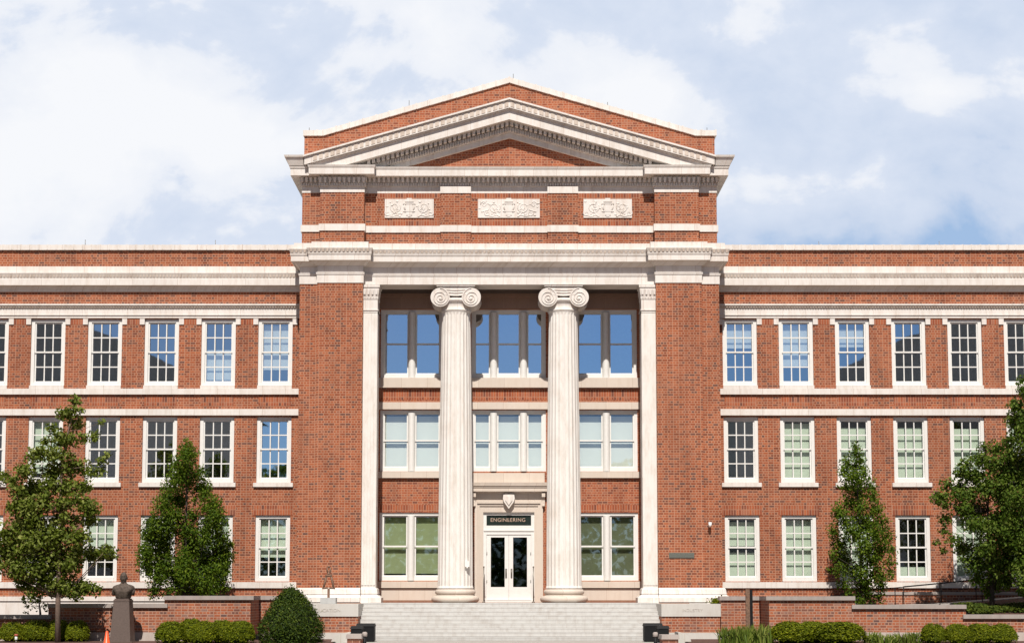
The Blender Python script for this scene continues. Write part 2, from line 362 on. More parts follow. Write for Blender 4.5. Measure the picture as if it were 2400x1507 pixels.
def wall_holes(mb, x0, x1, z0, z1, Y, thick, holes, mi=0, extra=()):
    xs = sorted({x0, x1, *[h[0] for h in holes], *[h[1] for h in holes]}); zs = sorted({z0, z1, *[h[2] for h in holes], *[h[3] for h in holes]})
    xs = [x for x in xs if x0 - 1e-6 <= x <= x1 + 1e-6]; zs = [z for z in zs if z0 - 1e-6 <= z <= z1 + 1e-6]
    nxx, nz = len(xs), len(zs); o = len(mb.v)
    for yy in (Y, Y + thick):
        for z in zs:
            for x in xs: mb.v.append((x, yy, z))
    def hole(i, j):
        if i < 0 or j < 0 or i >= nxx - 1 or j >= nz - 1: return True
        cx, cz = (xs[i] + xs[i + 1]) / 2, (zs[j] + zs[j + 1]) / 2
        return any(h[0] < cx < h[1] and h[2] < cz < h[3] for h in holes)
    idx = lambda i, j, k: o + k * nxx * nz + j * nxx + i
    for j in range(nz - 1):
        for i in range(nxx - 1):
            if hole(i, j): continue
            mb.face((idx(i, j, 0), idx(i + 1, j, 0), idx(i + 1, j + 1, 0), idx(i, j + 1, 0)), mi)
            mb.face((idx(i, j, 1), idx(i, j + 1, 1), idx(i + 1, j + 1, 1), idx(i + 1, j, 1)), mi)
            if hole(i - 1, j): mb.face((idx(i, j, 0), idx(i, j + 1, 0), idx(i, j + 1, 1), idx(i, j, 1)), mi)
            if hole(i + 1, j): mb.face((idx(i + 1, j, 0), idx(i + 1, j, 1), idx(i + 1, j + 1, 1), idx(i + 1, j + 1, 0)), mi)
            if hole(i, j - 1): mb.face((idx(i, j, 0), idx(i, j, 1), idx(i + 1, j, 1), idx(i + 1, j, 0)), mi)
            if hole(i, j + 1): mb.face((idx(i, j + 1, 0), idx(i + 1, j + 1, 0), idx(i + 1, j + 1, 1), idx(i, j + 1, 1)), mi)
def beads(mb, xa, xb, y, z0, z1, step, w_, d=.05, mi=0):          # a row of egg-and-dart bosses or dentil blocks
    n = max(1, int(round((xb - xa) / step)))
    for k in range(n):
        c = xa + (k + .5) * (xb - xa) / n
        mb.hexa([(c - w_ * .35, y - d * .6, z0), (c + w_ * .35, y - d * .6, z0), (c + w_ * .35, y + .03, z0), (c - w_ * .35, y + .03, z0)],
                [(c - w_ / 2, y - d, z1), (c + w_ / 2, y - d, z1), (c + w_ / 2, y + .03, z1), (c - w_ / 2, y + .03, z1)], mi)

# ---- windows: one mesh set for each size, copied
def frame_mesh(w_, h, lights, cols, rail, rows, casing=.135, mull=.30, round_mull=False):
    mb = MB(); c = casing
    mb.box(-w_ / 2, -w_ / 2 + c, 0, .13, 0, h); mb.box(w_ / 2 - c, w_ / 2, 0, .13, 0, h)
    mb.box(-w_ / 2 + c, w_ / 2 - c, 0, .13, h - c * .9, h); mb.box(-w_ / 2 + c, w_ / 2 - c, -.02, .13, 0, c * 1.25)
    inner0, inner1 = -w_ / 2 + c, w_ / 2 - c; spans = []
    if lights == 1: spans = [(inner0, inner1)]
    else:
        ws = lights; tot = inner1 - inner0 - mull * (len(ws) - 1); x = inner0
        for i, f in enumerate(ws):
            ww = tot * f / sum(ws); spans.append((x, x + ww)); x += ww
            if i < len(ws) - 1:
                if round_mull:
                    n = 9; pts = [(x + mull * k / n, -.13 * math.sin(math.pi * k / n) ** .6 - .025) for k in range(n + 1)]
                    o = len(mb.v); mb.v += [(p, q, .0) for p, q in pts] + [(p, q, h - c * .9) for p, q in pts]
                    for k in range(n): mb.face((o + k, o + k + 1, o + n + 2 + k, o + n + 1 + k), 0, True)
                    mb.box(x, x + mull, -.018, .13, c * 1.25, h - c * .9)
                else: mb.box(x, x + mull, -.02, .13, c * 1.25, h - c * .9)
                x += mull
    zb, zt = c * 1.25, h - c * .9; zm = zb + (zt - zb) * rail; sw = .055
    for a, b_ in spans:
        for z0, z1, y in ((zm - .02, zt, .045), (zb, zm + .045, .085)):
            mb.box(a, a + sw, y, y + .045, z0, z1); mb.box(b_ - sw, b_, y, y + .045, z0, z1)
            mb.box(a + sw, b_ - sw, y, y + .045, z1 - sw, z1); mb.box(a + sw, b_ - sw, y, y + .045, z0, z0 + sw)
            for k in range(1, cols): xx = a + sw + (b_ - a - 2 * sw) * k / cols; mb.box(xx - .022, xx + .022, y + .012, y + .038, z0 + sw, z1 - sw)
            for k in range(1, rows): zz = z0 + sw + (z1 - z0 - 2 * sw) * k / rows; mb.box(a + sw, b_ - sw, y + .010, y + .036, zz - .022, zz + .022)
    return mb.mesh('window', M['white']), spans, zb, zt
def glass_mesh(spans, zb, zt, gm):
    mb = MB()
    for a, b_ in spans: o = len(mb.v); mb.v += [(a, .110, zb), (b_, .110, zb), (b_, .110, zt), (a, .110, zt)]; mb.face((o, o + 1, o + 2, o + 3))
    return mb.mesh('glass', M[gm])
BL = {}
def blind_mesh(key, spans, zb, zt, top, bot, mname):
    k = (key, top, bot, mname)
    if k not in BL:
        mb = MB()
        for a, b_ in spans: mb.box(a + .02, b_ - .02, .24, .25, zb + (zt - zb) * (1 - bot), zb + (zt - zb) * (1 - top))
        BL[k] = mb.mesh('blind', M[mname])
    return BL[k]
KIT = {}
def window(key, x, y, z, spec, blinds=(), label=None, sill=None, gm='glass'):
    key = (*key, gm)
    if key not in KIT:
        me, spans, zb, zt = frame_mesh(*spec); KIT[key] = (me, glass_mesh(spans, zb, zt, gm), spans, zb, zt)
    me, gl, spans, zb, zt = KIT[key]
    o = link('window', me, B, (x, y, z)); link('glass', gl, o)
    if label: o['label'] = label
    for top, bot, mname in blinds: link('blind', blind_mesh(key, spans, zb, zt, top, bot, mname), o)
    if sill is not None: link('sill', sill, o)
    return o

# ---- wings
YW = 1.8
TX = H(491.5, .15, 700)                 # half width of the central block
WIN_L = [550, 683.5, 817, 950.5, 1084, 1217]; WIN_R = [541, 673, 805.3, 937.5, 1069.7, 1202]
WW = H(80.5, YW, 890)                   # window opening width
ROWS = [(1207, 1362), (977, 1131), (748, 905)]
BLINDS = {-1: [[[(0.0, .66, 'blind_mint')], [(0, .6, 'blind_mint')], [(0, .45, 'blind_mint')], [(0, .62, 'blind_mint')], [(0, .5, 'blind_mint')], []],
               [[], [], [], [], [(0.0, .9, 'blind_mint')], []],
               [[(.04, .78, 'blind_pale')], [(.45, .95, 'blind_pale')], [], [], [], []]],
          1: [[[(.06, .47, 'blind_mint'), (.58, 1, 'blind_mint')], [(.03, 1, 'blind_mint')], [(0, 1, 'blind_mint')], [(.82, 1, 'blind_mint')], [(0, 1, 'blind_mint')], [(0, 1, 'blind_mint')]],
              [[], [(.05, 1, 'blind_mint')], [(.12, 1, 'blind_mint')], [(.12, 1, 'blind_mint')], [(.14, .9, 'blind_mint')], [(.1, 1, 'blind_mint')]],
              [[(.0, .42, 'blind_pale')], [(.03, .72, 'blind_pale')], [(.1, .40, 'blind_pale')], [], [], []]]}
sillmb = MB(); sillmb.box(-WW / 2 - .10, WW / 2 + .10, -.16, .06, -.17, -.001); SILL = sillmb.mesh('sill', M['stone'])
for sgn in (-1, 1):
    offs = WIN_L if sgn < 0 else WIN_R
    cxs = [sgn * H(o, YW, 890) for o in offs]
    xin, xout = sgn * (TX - .3), sgn * 29.0
    xa, xb = min(xin, xout), max(xin, xout)
    holes = []
    for (pt, pb) in ROWS:
        for c in cxs: holes.append((c - WW / 2, c + WW / 2, Z(pb, YW), Z(pt, YW)))
    mb = MB(); zt = Z(588, YW)
    wall_holes(mb, xa, xb, GZ - .1, zt, YW, .45, holes)
    # soldier courses, header panels laid 5 mm proud
    for c in cxs:
        mb.box(c - WW / 2 - .12, c + WW / 2 + .12, YW - .006, YW + .02, Z(1207, YW) + .004, Z(1184, YW), 1)
        mb.box(c - WW / 2 + .05, c + WW / 2 - .05, YW - .006, YW + .02, Z(951, YW), Z(930, YW), 1)
    for a, b_ in zip(cxs[:-1], cxs[1:]):
        m_ = (a + b_) / 2; q = abs(b_ - a) / 2 - WW / 2 - .22
        mb.box(m_ - q, m_ + q, YW - .006, YW + .02, Z(761, YW), Z(747, YW), 1)
    mb.build('wing_wall', [M['brick'], M['brick_soldier']], B)
    # shell: back, roof, floors
    mb = MB(); mb.box(xa, xb, YW + .45, YW + 15, Z(605, YW) - .3, Z(605, YW)); mb.build('roof', M['roofing'], B)
    mb = MB(); mb.box(xa, xb, YW + 15.0, YW + 15.4, GZ, Z(588, YW)); mb.build('rear_wall', M['brick'], B)
    mb = MB(); mb.box(xa, xb, YW + 4.0, YW + 4.1, GZ, Z(605, YW) - .31)
    for q in (1380, 1165, 940): mb.box(xa, xb, YW + .46, YW + 3.99, Z(q, YW) - .3, Z(q, YW))
    mb.build('interior', M['interior'], B)
    sx = lambda lv, mbx, a=xa, b=xb: stack(mbx, a, b, YW, YW + .2, lv, 0, 0)
    # coping
    mb = MB(); n = 58
    for k in range(n):
        q0, q1 = xa + (xb - xa) * k / n, xa + (xb - xa) * (k + 1) / n
        mb.box(q0 + .006, q1 - .006, YW - .10, YW + .5, Z(586, YW - .1), Z(574, YW - .1)); mb.box(q1 - .03, q1 + .03, YW - .085, YW + .45, Z(584, YW - .1), Z(573, YW - .1))
    mb.build('coping', M['stone'], B)
    # main wing cornice
    mb = MB(); sx(levels([(624.5, 640, .10, .10), (640, 652, .30, .22), (652, 654, .24, .24), (654, 668.5, .27, .27), (668.5, 677, .12, .08), (677, 684, .05, .03)], YW), mb)
    mb.build('cornice', M['stone'], B)
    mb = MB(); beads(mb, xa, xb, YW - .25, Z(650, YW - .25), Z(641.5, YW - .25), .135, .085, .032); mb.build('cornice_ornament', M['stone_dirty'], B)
    # frieze over the top windows
    mb = MB(); sx(levels([(712, 715.5, .16, .16), (715.5, 722, .13, .07), (722, 737, .05, .05), (737, 739, .075, .075), (739, 745.5, .04, .04)], YW), mb)
    mb.build('frieze', M['stone'], B)
    mb = MB(); beads(mb, xa, xb, YW - .10, Z(721, YW - .1), Z(716, YW - .1), .11, .075, .03); mb.build('frieze_ornament', M['stone_dirty'], B)
    # ear blocks, sills and bands
    for c in cxs:
        for e in (-1, 1):
            mb = MB(); mb.box(c + e * (WW / 2 - .0), c + e * (WW / 2 + .2), YW - .04, YW + .05, Z(761, YW), Z(747.5, YW)); mb.build('ear_block', M['stone'], B)
    mb = MB(); mb.box(xa, xb, YW - .09, YW + .1, Z(924, YW - .09), Z(910.5, YW - .09))
    for c in cxs: mb.box(c - WW / 2 - .003, c + WW / 2 + .003, YW - .07, YW + .1, Z(911, YW), Z(903.5, YW))
    mb.build('sill_band', M['stone'], B)
    mb = MB(); mb.box(xa, xb, YW - .09, YW + .1, Z(973, YW - .09), Z(958.5, YW - .09)); mb.build('string_course', M['stone'], B)
    mb = MB(); mb.box(xa, xb, YW - .08, YW + .1, Z(1377.5, YW - .08), Z(1363.5, YW - .08)); mb.build('sill_band', M['stone'], B)
    mb = MB(); mb.box(xa, xb, YW - .10, YW + .1, Z(1408, YW - .1), Z(1397, YW - .1)); mb.box(xa, xb, YW - .06, YW + .1, GZ, Z(1411, YW)); mb.build('base_course', M['stone'], B)
    for r, (pt, pb) in enumerate(ROWS):
        z0 = Z(pb, YW); h = Z(pt, YW) - z0
        for i, c in enumerate(cxs):
            window(('w', r), c, YW + .07, z0, (WW, h, 1, 3, .5, 2), BLINDS[sgn][r][i], sill=SILL if r == 1 else None, gm='glass_mid' if r == 2 else ('glass' if BLINDS[sgn][r][i] else 'glass_mirror'))

# ---- central block: lower storey piers
PX0, PX1 = H(343.5, 0, 700), H(450.5, 0, 700)          # the pier's brick face
YR = 2.45                                              # back wall of the portico
PIL_IN = H(309, .2, 740)
BX = 309.0
for sgn in (-1, 1):
    q = lambda a, b: (min(sgn * a, sgn * b), max(sgn * a, sgn * b))
    mb = MB(); z1 = Z(663, 0)
    a, b_ = q(PX0, PX1); mb.box(a, b_, 0, 2.6, -.1, z1)
    a, b_ = q(PX1, TX); mb.box(a, b_, .15, 9, GZ, z1)
    a, b_ = q(PIL_IN + .10, PX0); mb.box(a, b_, 1.0, 2.6, 0, z1 + .4)
    mb.build('pier', M['brick'], B)
    # base mouldings round the pier
    lv = levels([(1377, 1380, .06, .10), (1380, 1392, .10, .13), (1392, 1395, .09, .16), (1395, 1400, .17, .26), (1400, 1410.5, .28, .28)], 0)
    mb = MB(); a, b_ = q(PX0, PX1 + .05); stack(mb, a, b_, 0, .5, lv, 0, 0)
    a, b_ = q(PX1 + .05, TX); stack(mb, a, b_, .1, 3, lv, int(sgn < 0), int(sgn > 0), -.004)
    mb.box(*q(PX0 - .4, TX + .3), -.25, 3, GZ, Z(1411.5, -.25)); mb.build('pier_base', M['stone'], B)
    # stone pilaster
    mb = MB(); a, b_ = q(PIL_IN, PX0 - .002); zb, ztp = Z(1378, .2), Z(727, .2)
    mb.box(a, b_, .22, 1.0, zb, ztp)
    nfl = 5
    for k in range(nfl): w0 = (b_ - a) / nfl; mb.box(a + k * w0 + w0 * .14, a + (k + 1) * w0 - w0 * .14, .19, .23, zb + .12, ztp - .12)
    mb.box(a - .0, b_ + .0, .20, 1.0, ztp - .09, ztp + .001)
    P = mb.build('pilaster', M['column'], B)
    mb = MB(); stack(mb, a, b_, .2, 1.0, levels([(667.5, 673, .09, .09), (673, 677, .05, .06), (677, 690, .065, .03), (690, 695, .03, .01), (695, 701, .025, .02), (701, 725, .0, .0), (725, 727.5, .03, .03)], .2), 1, 1)
    beads(mb, a - .03, b_ + .03, .15, Z(690, .15), Z(680, .15), .17, .10, .03); beads(mb, a, b_, .18, Z(699, .18), Z(695, .18), .12, .07, .02)
    mb.build('capital', M['stone'], P)
    mb = MB(); stack(mb, a, b_, .2, 1.05, [(t, b2, p, p2) for t, b2, p, p2 in levels([(1377, 1381, .02, .06), (1381, 1391, .06, .09), (1391, 1395, .05, .10), (1395, 1400, .12, .22), (1400, 1411.8, .24, .24)], .2)], int(sgn > 0), int(sgn < 0), .003)
    mb.build('pilaster_base', M['stone'], P)

# ---- lower entablature
mb = MB()
CEN = [(571, 585, .22, .22), (585, 594.5, .40, .33), (594.5, 600, .36, .34), (600, 613.5, .32, .32), (613.5, 626, .22, .05), (626, 642, .0, .0), (642, 647.5, .06, .04), (647.5, 667, .02, .02)]
YE = .27
stack(mb, -PX0 - .02, PX0 + .02, YE, 1.25, levels(CEN, YE), 0, 0)
mb.build('entablature', M['stone'], B)
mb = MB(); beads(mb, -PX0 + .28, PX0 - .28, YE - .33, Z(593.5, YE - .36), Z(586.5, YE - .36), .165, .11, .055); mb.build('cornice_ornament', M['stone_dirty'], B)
SHIFT = [(a - 4, b - 4, p, p2) for a, b, p, p2 in CEN]
for sgn in (-1, 1):
    q = lambda a, b: (min(sgn * a, sgn * b), max(sgn * a, sgn * b))
    mb = MB(); a, b_ = q(PX0 - .004, PX1 + .004); stack(mb, a, b_, -.01, 2.2, levels(SHIFT, -.01), 1, 1, .004)
    a, b_ = q(PX1, TX + .005); stack(mb, a, b_, .14, 6.0, levels([(c - 1.5, d - 1.5, p, p2) for c, d, p, p2 in CEN], .14), int(sgn < 0), int(sgn > 0), -.005)
    mb.build('entablature', M['stone'], B)
    mb = MB(); a, b_ = q(PX0 - .3, PX1 + .3); beads(mb, a, b_, -.36, Z(589.5, -.38), Z(582.5, -.38), .165, .11, .055)
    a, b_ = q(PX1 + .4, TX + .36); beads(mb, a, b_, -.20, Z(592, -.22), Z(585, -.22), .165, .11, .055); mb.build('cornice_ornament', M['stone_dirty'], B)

# ---- attic storey
AX = H(486, .2, 500); A0, A1 = H(340.5, .05, 500), H(443.5, .05, 500)
YA = .38
mb = MB(); zA0, zA1 = Z(573, YA), Z(438, YA)
mb.box(-A0, A0, YA, 8.9, zA0, zA1)
for c in (-126, 125):
    mb.box(H(c - 35, YA - .12, 490), H(c + 35, YA - .12, 490), YA - .12, YA + .1, zA0, zA1 - .004)
for sgn in (-1, 1):
    q = lambda a, b: (min(sgn * a, sgn * b), max(sgn * a, sgn * b))
    a, b_ = q(A0, A1); mb.box(a, b_, .05, 8.9, zA0, zA1 + .003)
    a, b_ = q(A1, AX); mb.box(a, b_, .22, 8.9, zA0, zA1 + .006)
BAYS = [(-309, -164), (-90, 89.5), (161, 305)]
PANELS = [(902, 1016.5), (1120, 1265), (1367.5, 1481)]
for (a, b_) in BAYS:
    mb.box(H(a, YA, 490), H(b_, YA, 490), YA - .008, YA + .02, Z(467, YA), Z(454, YA), 1); mb.box(H(a, YA, 490), H(b_, YA, 490), YA - .008, YA + .02, Z(530, YA), Z(512.5, YA), 1)
mb.build('attic_wall', [M['brick'], M['brick_soldier']], B)
mb = MB(); bandz = [(Z(530.5, YA), Z(546, YA), .05, .05)]
stack(mb, -A0, A0, YA, YA + .3, bandz, 0, 0)
for c in (-126, 125): mb.box(H(c - 35, YA - .12, 490) - .03, H(c + 35, YA - .12, 490) + .03, YA - .16, YA + .1, Z(546, YA) + .004, Z(530.5, YA) + .004)
for sgn in (-1, 1):
    q = lambda a, b: (min(sgn * a, sgn * b), max(sgn * a, sgn * b))
    a, b_ = q(A0, A1); stack(mb, a, b_, .05, .6, [(t, u_, .05, .05) for t, u_, _, _ in bandz], 1, 1, .007)
    a, b_ = q(A1, AX); stack(mb, a, b_, .22, 6, [(t, u_, .05, .05) for t, u_, _, _ in bandz], int(sgn < 0), int(sgn > 0), -.005)
mb.build('string_course', M['stone'], B)
# carved panels
rng0 = random.Random(5)
def relief(px0, px1, wide):
    x0, x1 = X(px0, YA, 490), X(px1, YA, 490); z0, z1 = Z(511.5, YA), Z(467.5, YA); cx, cz = (x0 + x1) / 2, (z0 + z1) / 2; h = z1 - z0
    mb = MB(); mb.box(x0, x1, YA - .05, YA + .1, z0, z1); y = YA - .055
    for s in (-1, 1):
        def spiral(c0, c1, r0, turns, st, th=.022):
            pts = [(cx + s * (c0 + (r0 * (1 - .80 * k / 30)) * math.cos(st + turns * 2 * math.pi * k / 30)), y - .01, cz + c1 + (r0 * (1 - .80 * k / 30)) * math.sin(st + turns * 2 * math.pi * k / 30)) for k in range(31)]
            mb.tube(pts, [th * (1 - .5 * k / 30) for k in range(31)], 5)
        spiral(.58, .04, .24, 1.6, 2.6); spiral(.86, -.20, .12, -1.2, .6, .02)
        mb.tube([(cx + s * (.34 + .05 * k), y, cz - .33 + .012 * k * k) for k in range(7)], [.03, .035, .03, .03, .025, .02, .012], 5)
        mb.tube([(cx + s * (.40 + .09 * k), y, cz - .30 + .03 * math.sin(k * 1.5)) for k in range(7)], .028, 5)
        if wide: spiral(1.0, .16, .13, 1.3, 0, .022); mb.tube([(cx + s * (.8 + .06 * k), y, cz - .05 - .02 * k) for k in range(6)], .03, 5)
        for k in range(5): mb.ball((cx + s * (.46 + .07 * k), y, cz - .05 - .06 * k), (.035, .03, .03), 6, 4)
    for hw_, q0, q1, d in ((.17, .26, .31, .05), (.25, .17, .22, .06), (.13, -.08, .165, .03), (.20, -.14, -.09, .06), (.12, -.28, -.145, .04), (.06, -.34, -.285, .03), (.10, .31, h / 2 + .03, .04)):
        mb.box(cx - hw_, cx + hw_, y - d, y, cz + q0, cz + q1)
    for s in (-1, 1):
        mb.tube([(cx + s * .18, y, cz + .17), (cx + s * .20, y, cz + .04), (cx + s * .16, y, cz - .1)], .03, 5); mb.ball((cx + s * .21, y, cz - .12), .04, 6, 4)
        for k in range(9): mb.ball((cx + s * rng0.uniform(.3, (x1 - x0) / 2 - .06), y, cz + rng0.uniform(-.36, .30)), (rng0.uniform(.03, .07), .03, rng0.uniform(.02, .05)), 6, 4)
    for q in range(8, len(mb.v)): a_, b_, c_ = mb.v[q]; mb.v[q] = (a_, (YA - .05) + (b_ - (YA - .05)) * .45, c_)
    mb.build('carved_panel', M['stone'], B)
for i, (a, b_) in enumerate(PANELS): relief(a, b_, i == 1)
# upper entablature with modillions and dentils
UP = [(391, 396.5, .47, .44), (396.5, 412.5, .42, .42), (412.5, 427.5, .10, .10), (427.5, 437.5, .06, .06), (437.5, 453.5, .01, .01)]
def modillions(mb, xa, xb, Y):
    beads(mb, xa, xb, Y - .13, Z(427, Y - .2), Z(416, Y - .2), .19, .115, .12); beads(mb, xa, xb, Y - .07, Z(436, Y - .1), Z(429.5, Y - .1), .10, .055, .045)
mb = MB(); stack(mb, -A0 - .01, A0 + .01, YA, 1.2, levels(UP, YA), 0, 0)
for c in (-126, 125): mb.box(H(c - 36, YA - .12, 440), H(c + 36, YA - .12, 440), YA - .15, YA + .1, Z(453, YA - .15), Z(437.5, YA - .15))
mb.build('upper_entablature', M['stone'], B)
mb = MB(); modillions(mb, -A0 + .1, A0 - .1, YA); mb.build('modillion_course', M['stone'], B)
for sgn in (-1, 1):
    q = lambda a, b: (min(sgn * a, sgn * b), max(sgn * a, sgn * b))
    mb = MB(); a, b_ = q(A0 - .02, A1 + .02); modillions(mb, a - .06, b_ + .06, .04); mb.build('modillion_course', M['stone'], B)
    mb = MB(); a, b_ = q(A1 + .12, AX + .08); modillions(mb, a, b_, .21); mb.build('modillion_course', M['stone'], B)
UPC = [(a - 4.5, b - 4.5 if i < 5 else b - 3, p, p2) for i, (a, b, p, p2) in enumerate(UP)]; UPC[-2] = (423, 436.5, .06, .06); UPC[-1] = (436.5, 451, .01, .01)
for sgn in (-1, 1):
    q = lambda a, b: (min(sgn * a, sgn * b), max(sgn * a, sgn * b))
    mb = MB(); a, b_ = q(A0 - .004, A1 + .004); stack(mb, a, b_, .04, 2.0, levels(UPC, .04), 1, 1, .004)
    a, b_ = q(A1, AX + .005); stack(mb, a, b_, .21, 8.5, levels([(c - 1.5, d - 1.5, p, p2) for c, d, p, p2 in UP], .21), int(sgn < 0), int(sgn > 0), -.005)
    # cyma return at the pediment's foot
    x0, x1 = AX - .1, AX
    zt_, zb_ = Z(366.5, -.25), Z(388.5, -.25)
    for (za, zc_, p0, p1) in ((zt_, Z(371, -.25), .66, .64), (Z(371, -.25), zb_, .60, .48)):
        if sgn > 0: stack(mb, x0, x1, .21, 8.6, [(za, zc_, p0, p1)], 0, 1)
        else: stack(mb, -x1, -x0, .21, 8.6, [(za, zc_, p0, p1)], 1, 0)
    mb.build('upper_entablature', M['stone'], B)

# ---- pediment
SL = .285
def chevron(mb, pt, pb, Y0_, Y1_, half_px, cut, mi=0):
    zt, zb, xh = Z(pt, Y0_), Z(pb, Y0_), H(half_px, Y0_, 380)
    s = SL
    for sg in (-1, 1):
        xt = min(xh, (zt - cut) / s); pts = [(0, zb), (0, zt), (xt, zt - s * xt)]
        xb_ = (zb - cut) / s
        if xt >= xh - 1e-6:
            if zb - s * xh > cut: pts.append((xh, zb - s * xh))
            else: pts += [(xh, cut), (xb_, cut)] if zt - s * xh > cut + 1e-6 else [(xb_, cut)]
        else: pts.append((xb_, cut))
        pts = [(sg * x, z) for x, z in pts]
        if sg > 0: pts = pts[::-1]
        mb.poly_y(pts, Y0_, Y1_, mi)
CUT = Z(389.5, -.1)
mb = MB()
chevron(mb, 229, 233, -.52, 1.5, 484, Z(388, -.5)); chevron(mb, 233, 252.5, -.44, 1.4, 481, Z(388, -.42)); chevron(mb, 252.5, 257, -.36, 1.3, 476, CUT)
chevron(mb, 257, 280, -.30, 1.2, 470, CUT); chevron(mb, 280, 309, .20, 1.1, 440, CUT); chevron(mb, 309, 323.5, .30, 1.0, 440, CUT)
mb.build('raking_cornice', M['stone'], B)
for sg in (-1, 1):                                             # blocks under the raking cornice and the carved cyma
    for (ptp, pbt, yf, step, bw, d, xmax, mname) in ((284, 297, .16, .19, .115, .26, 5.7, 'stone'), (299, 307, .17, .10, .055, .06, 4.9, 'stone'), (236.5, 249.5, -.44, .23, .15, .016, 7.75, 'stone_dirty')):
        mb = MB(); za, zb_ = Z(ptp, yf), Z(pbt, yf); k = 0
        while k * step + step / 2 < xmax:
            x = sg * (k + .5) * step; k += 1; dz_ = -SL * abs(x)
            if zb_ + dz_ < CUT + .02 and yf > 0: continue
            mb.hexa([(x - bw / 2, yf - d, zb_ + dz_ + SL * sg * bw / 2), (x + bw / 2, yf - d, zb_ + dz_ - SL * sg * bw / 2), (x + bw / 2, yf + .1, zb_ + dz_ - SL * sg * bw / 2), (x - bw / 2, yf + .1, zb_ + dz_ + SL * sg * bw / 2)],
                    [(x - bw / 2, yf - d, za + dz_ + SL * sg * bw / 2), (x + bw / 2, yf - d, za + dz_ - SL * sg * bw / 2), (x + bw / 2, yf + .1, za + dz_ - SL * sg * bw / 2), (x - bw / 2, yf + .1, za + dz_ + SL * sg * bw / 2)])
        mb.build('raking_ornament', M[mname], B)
mb = MB(); zt_ = Z(322, .42); hw = (zt_ - CUT) / SL + .6
mb.poly_y([(-hw, CUT - .2), (hw, CUT - .2), (0, zt_ + .12)], .42, 1.3); mb.build('tympanum', M['brick_bright'], B)
# brick parapet above the raking cornice and its coping
YP = .62; ze, za = Z(319.5, YP), Z(195.5, YP); xe, xk = AX, H(437, YP, 310)
mb = MB(); mb.poly_y([(-xe, Z(380, YP)), (xe, Z(380, YP)), (xe, ze), (xk, ze), (0, za), (-xk, ze), (-xe, ze)], YP, 1.6); mb.build('parapet', M['brick_bright'], B)
mb = MB(); th = Z(184, YP) - Z(196.5, YP)
def zc(x): return ze + max(0.0, (xk - abs(x)) / xk) * (za - ze)
xsn = [-xe - .05, -xe + .52] + list(np.linspace(-xk, 0, 15)) + list(np.linspace(0, xk, 15))[1:] + [xe - .52, xe + .05]
for k, (a, b_) in enumerate(zip(xsn[:-1], xsn[1:])):
    g_ = .008
    mb.hexa([(a + g_, YP - .07, zc(a)), (b_ - g_, YP - .07, zc(b_)), (b_ - g_, 1.7, zc(b_)), (a + g_, 1.7, zc(a))], [(a + g_, YP - .07, zc(a) + th), (b_ - g_, YP - .07, zc(b_) + th), (b_ - g_, 1.7, zc(b_) + th), (a + g_, 1.7, zc(a) + th)])
    mb.box(b_ - .035, b_ + .035, YP - .05, 1.6, zc(b_) + .02, zc(b_) + th + .035)
mb.build('coping', M['stone'], B)
mb = MB(); mb.poly_y([(-AX + .1, Z(445, YP)), (AX - .1, Z(445, YP)), (AX - .1, Z(400, YP)), (0, Z(240, YP)), (-AX + .1, Z(400, YP))], 1.7, 8.8); mb.build('roof', M['roofing'], B)
for px, py in ((725, 300), (959, 236), (1203, 174), (1424, 240), (1657, 300)):
    mb = MB(); x, z = at(px, py, .8); mb.tube([(x, .8, z - 1.0), (x, .8, z)], .012, 5); mb.build('lightning_rod', M['steel'], B)
for px, py in ((200, 562), (505, 563), (1919, 566), (2201, 566)):
    mb = MB(); x, z = at(px, py, YW + .3); mb.tube([(x, YW + .3, z - .35), (x, YW + .3, z)], .012, 5); mb.build('lightning_rod', M['steel'], B)

# ---- portico back wall, ceiling, windows, door
zceil = Z(690, YR)
BAYW = [(891, 1038), (1104.5, 1279.5), (1348, 1494)]
RY = [(1201, 1360), (961, 1104.5), (726, 886)]
holes = []; xh = lambda p: X(p, YR, 1000)
for (pt, pb) in RY[1:]:
    for a, b_ in BAYW: holes.append((xh(a), xh(b_), Z(pb, YR), Z(pt, YR)))
for a, b_ in (BAYW[0], BAYW[2]): holes.append((xh(a), xh(b_), Z(1360, YR), Z(1201, YR)))
DX0, DX1 = xh(1113), xh(1272); holes.append((DX0, DX1, -.05, Z(1130, YR)))
mb = MB(); wall_holes(mb, -PIL_IN - .5, PIL_IN + .5, -.05, zceil + .3, YR, .4, holes)
for a, b_ in (BAYW[0], BAYW[2]): mb.box(xh(a) - .1, xh(b_) + .1, YR - .006, YR + .02, Z(1200, YR) + .01, Z(1183, YR), 1)
for a, b_ in BAYW: mb.box(xh(a) - .1, xh(b_) + .1, YR - .006, YR + .02, Z(937, YR), Z(912, YR), 1)
mb.build('portico_wall', [M['brick_bright'], M['brick_soldier']], B)
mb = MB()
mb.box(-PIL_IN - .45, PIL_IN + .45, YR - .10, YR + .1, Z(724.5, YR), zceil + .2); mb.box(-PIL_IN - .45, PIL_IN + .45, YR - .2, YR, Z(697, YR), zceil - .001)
mb.build('portico_frieze', M['brown_stone'], B)
mb = MB(); mb.box(-PIL_IN - .5, PIL_IN + .5, 1.2, YR + .4, zceil, zceil + .2); mb.build('portico_ceiling', M['ceiling'], B)
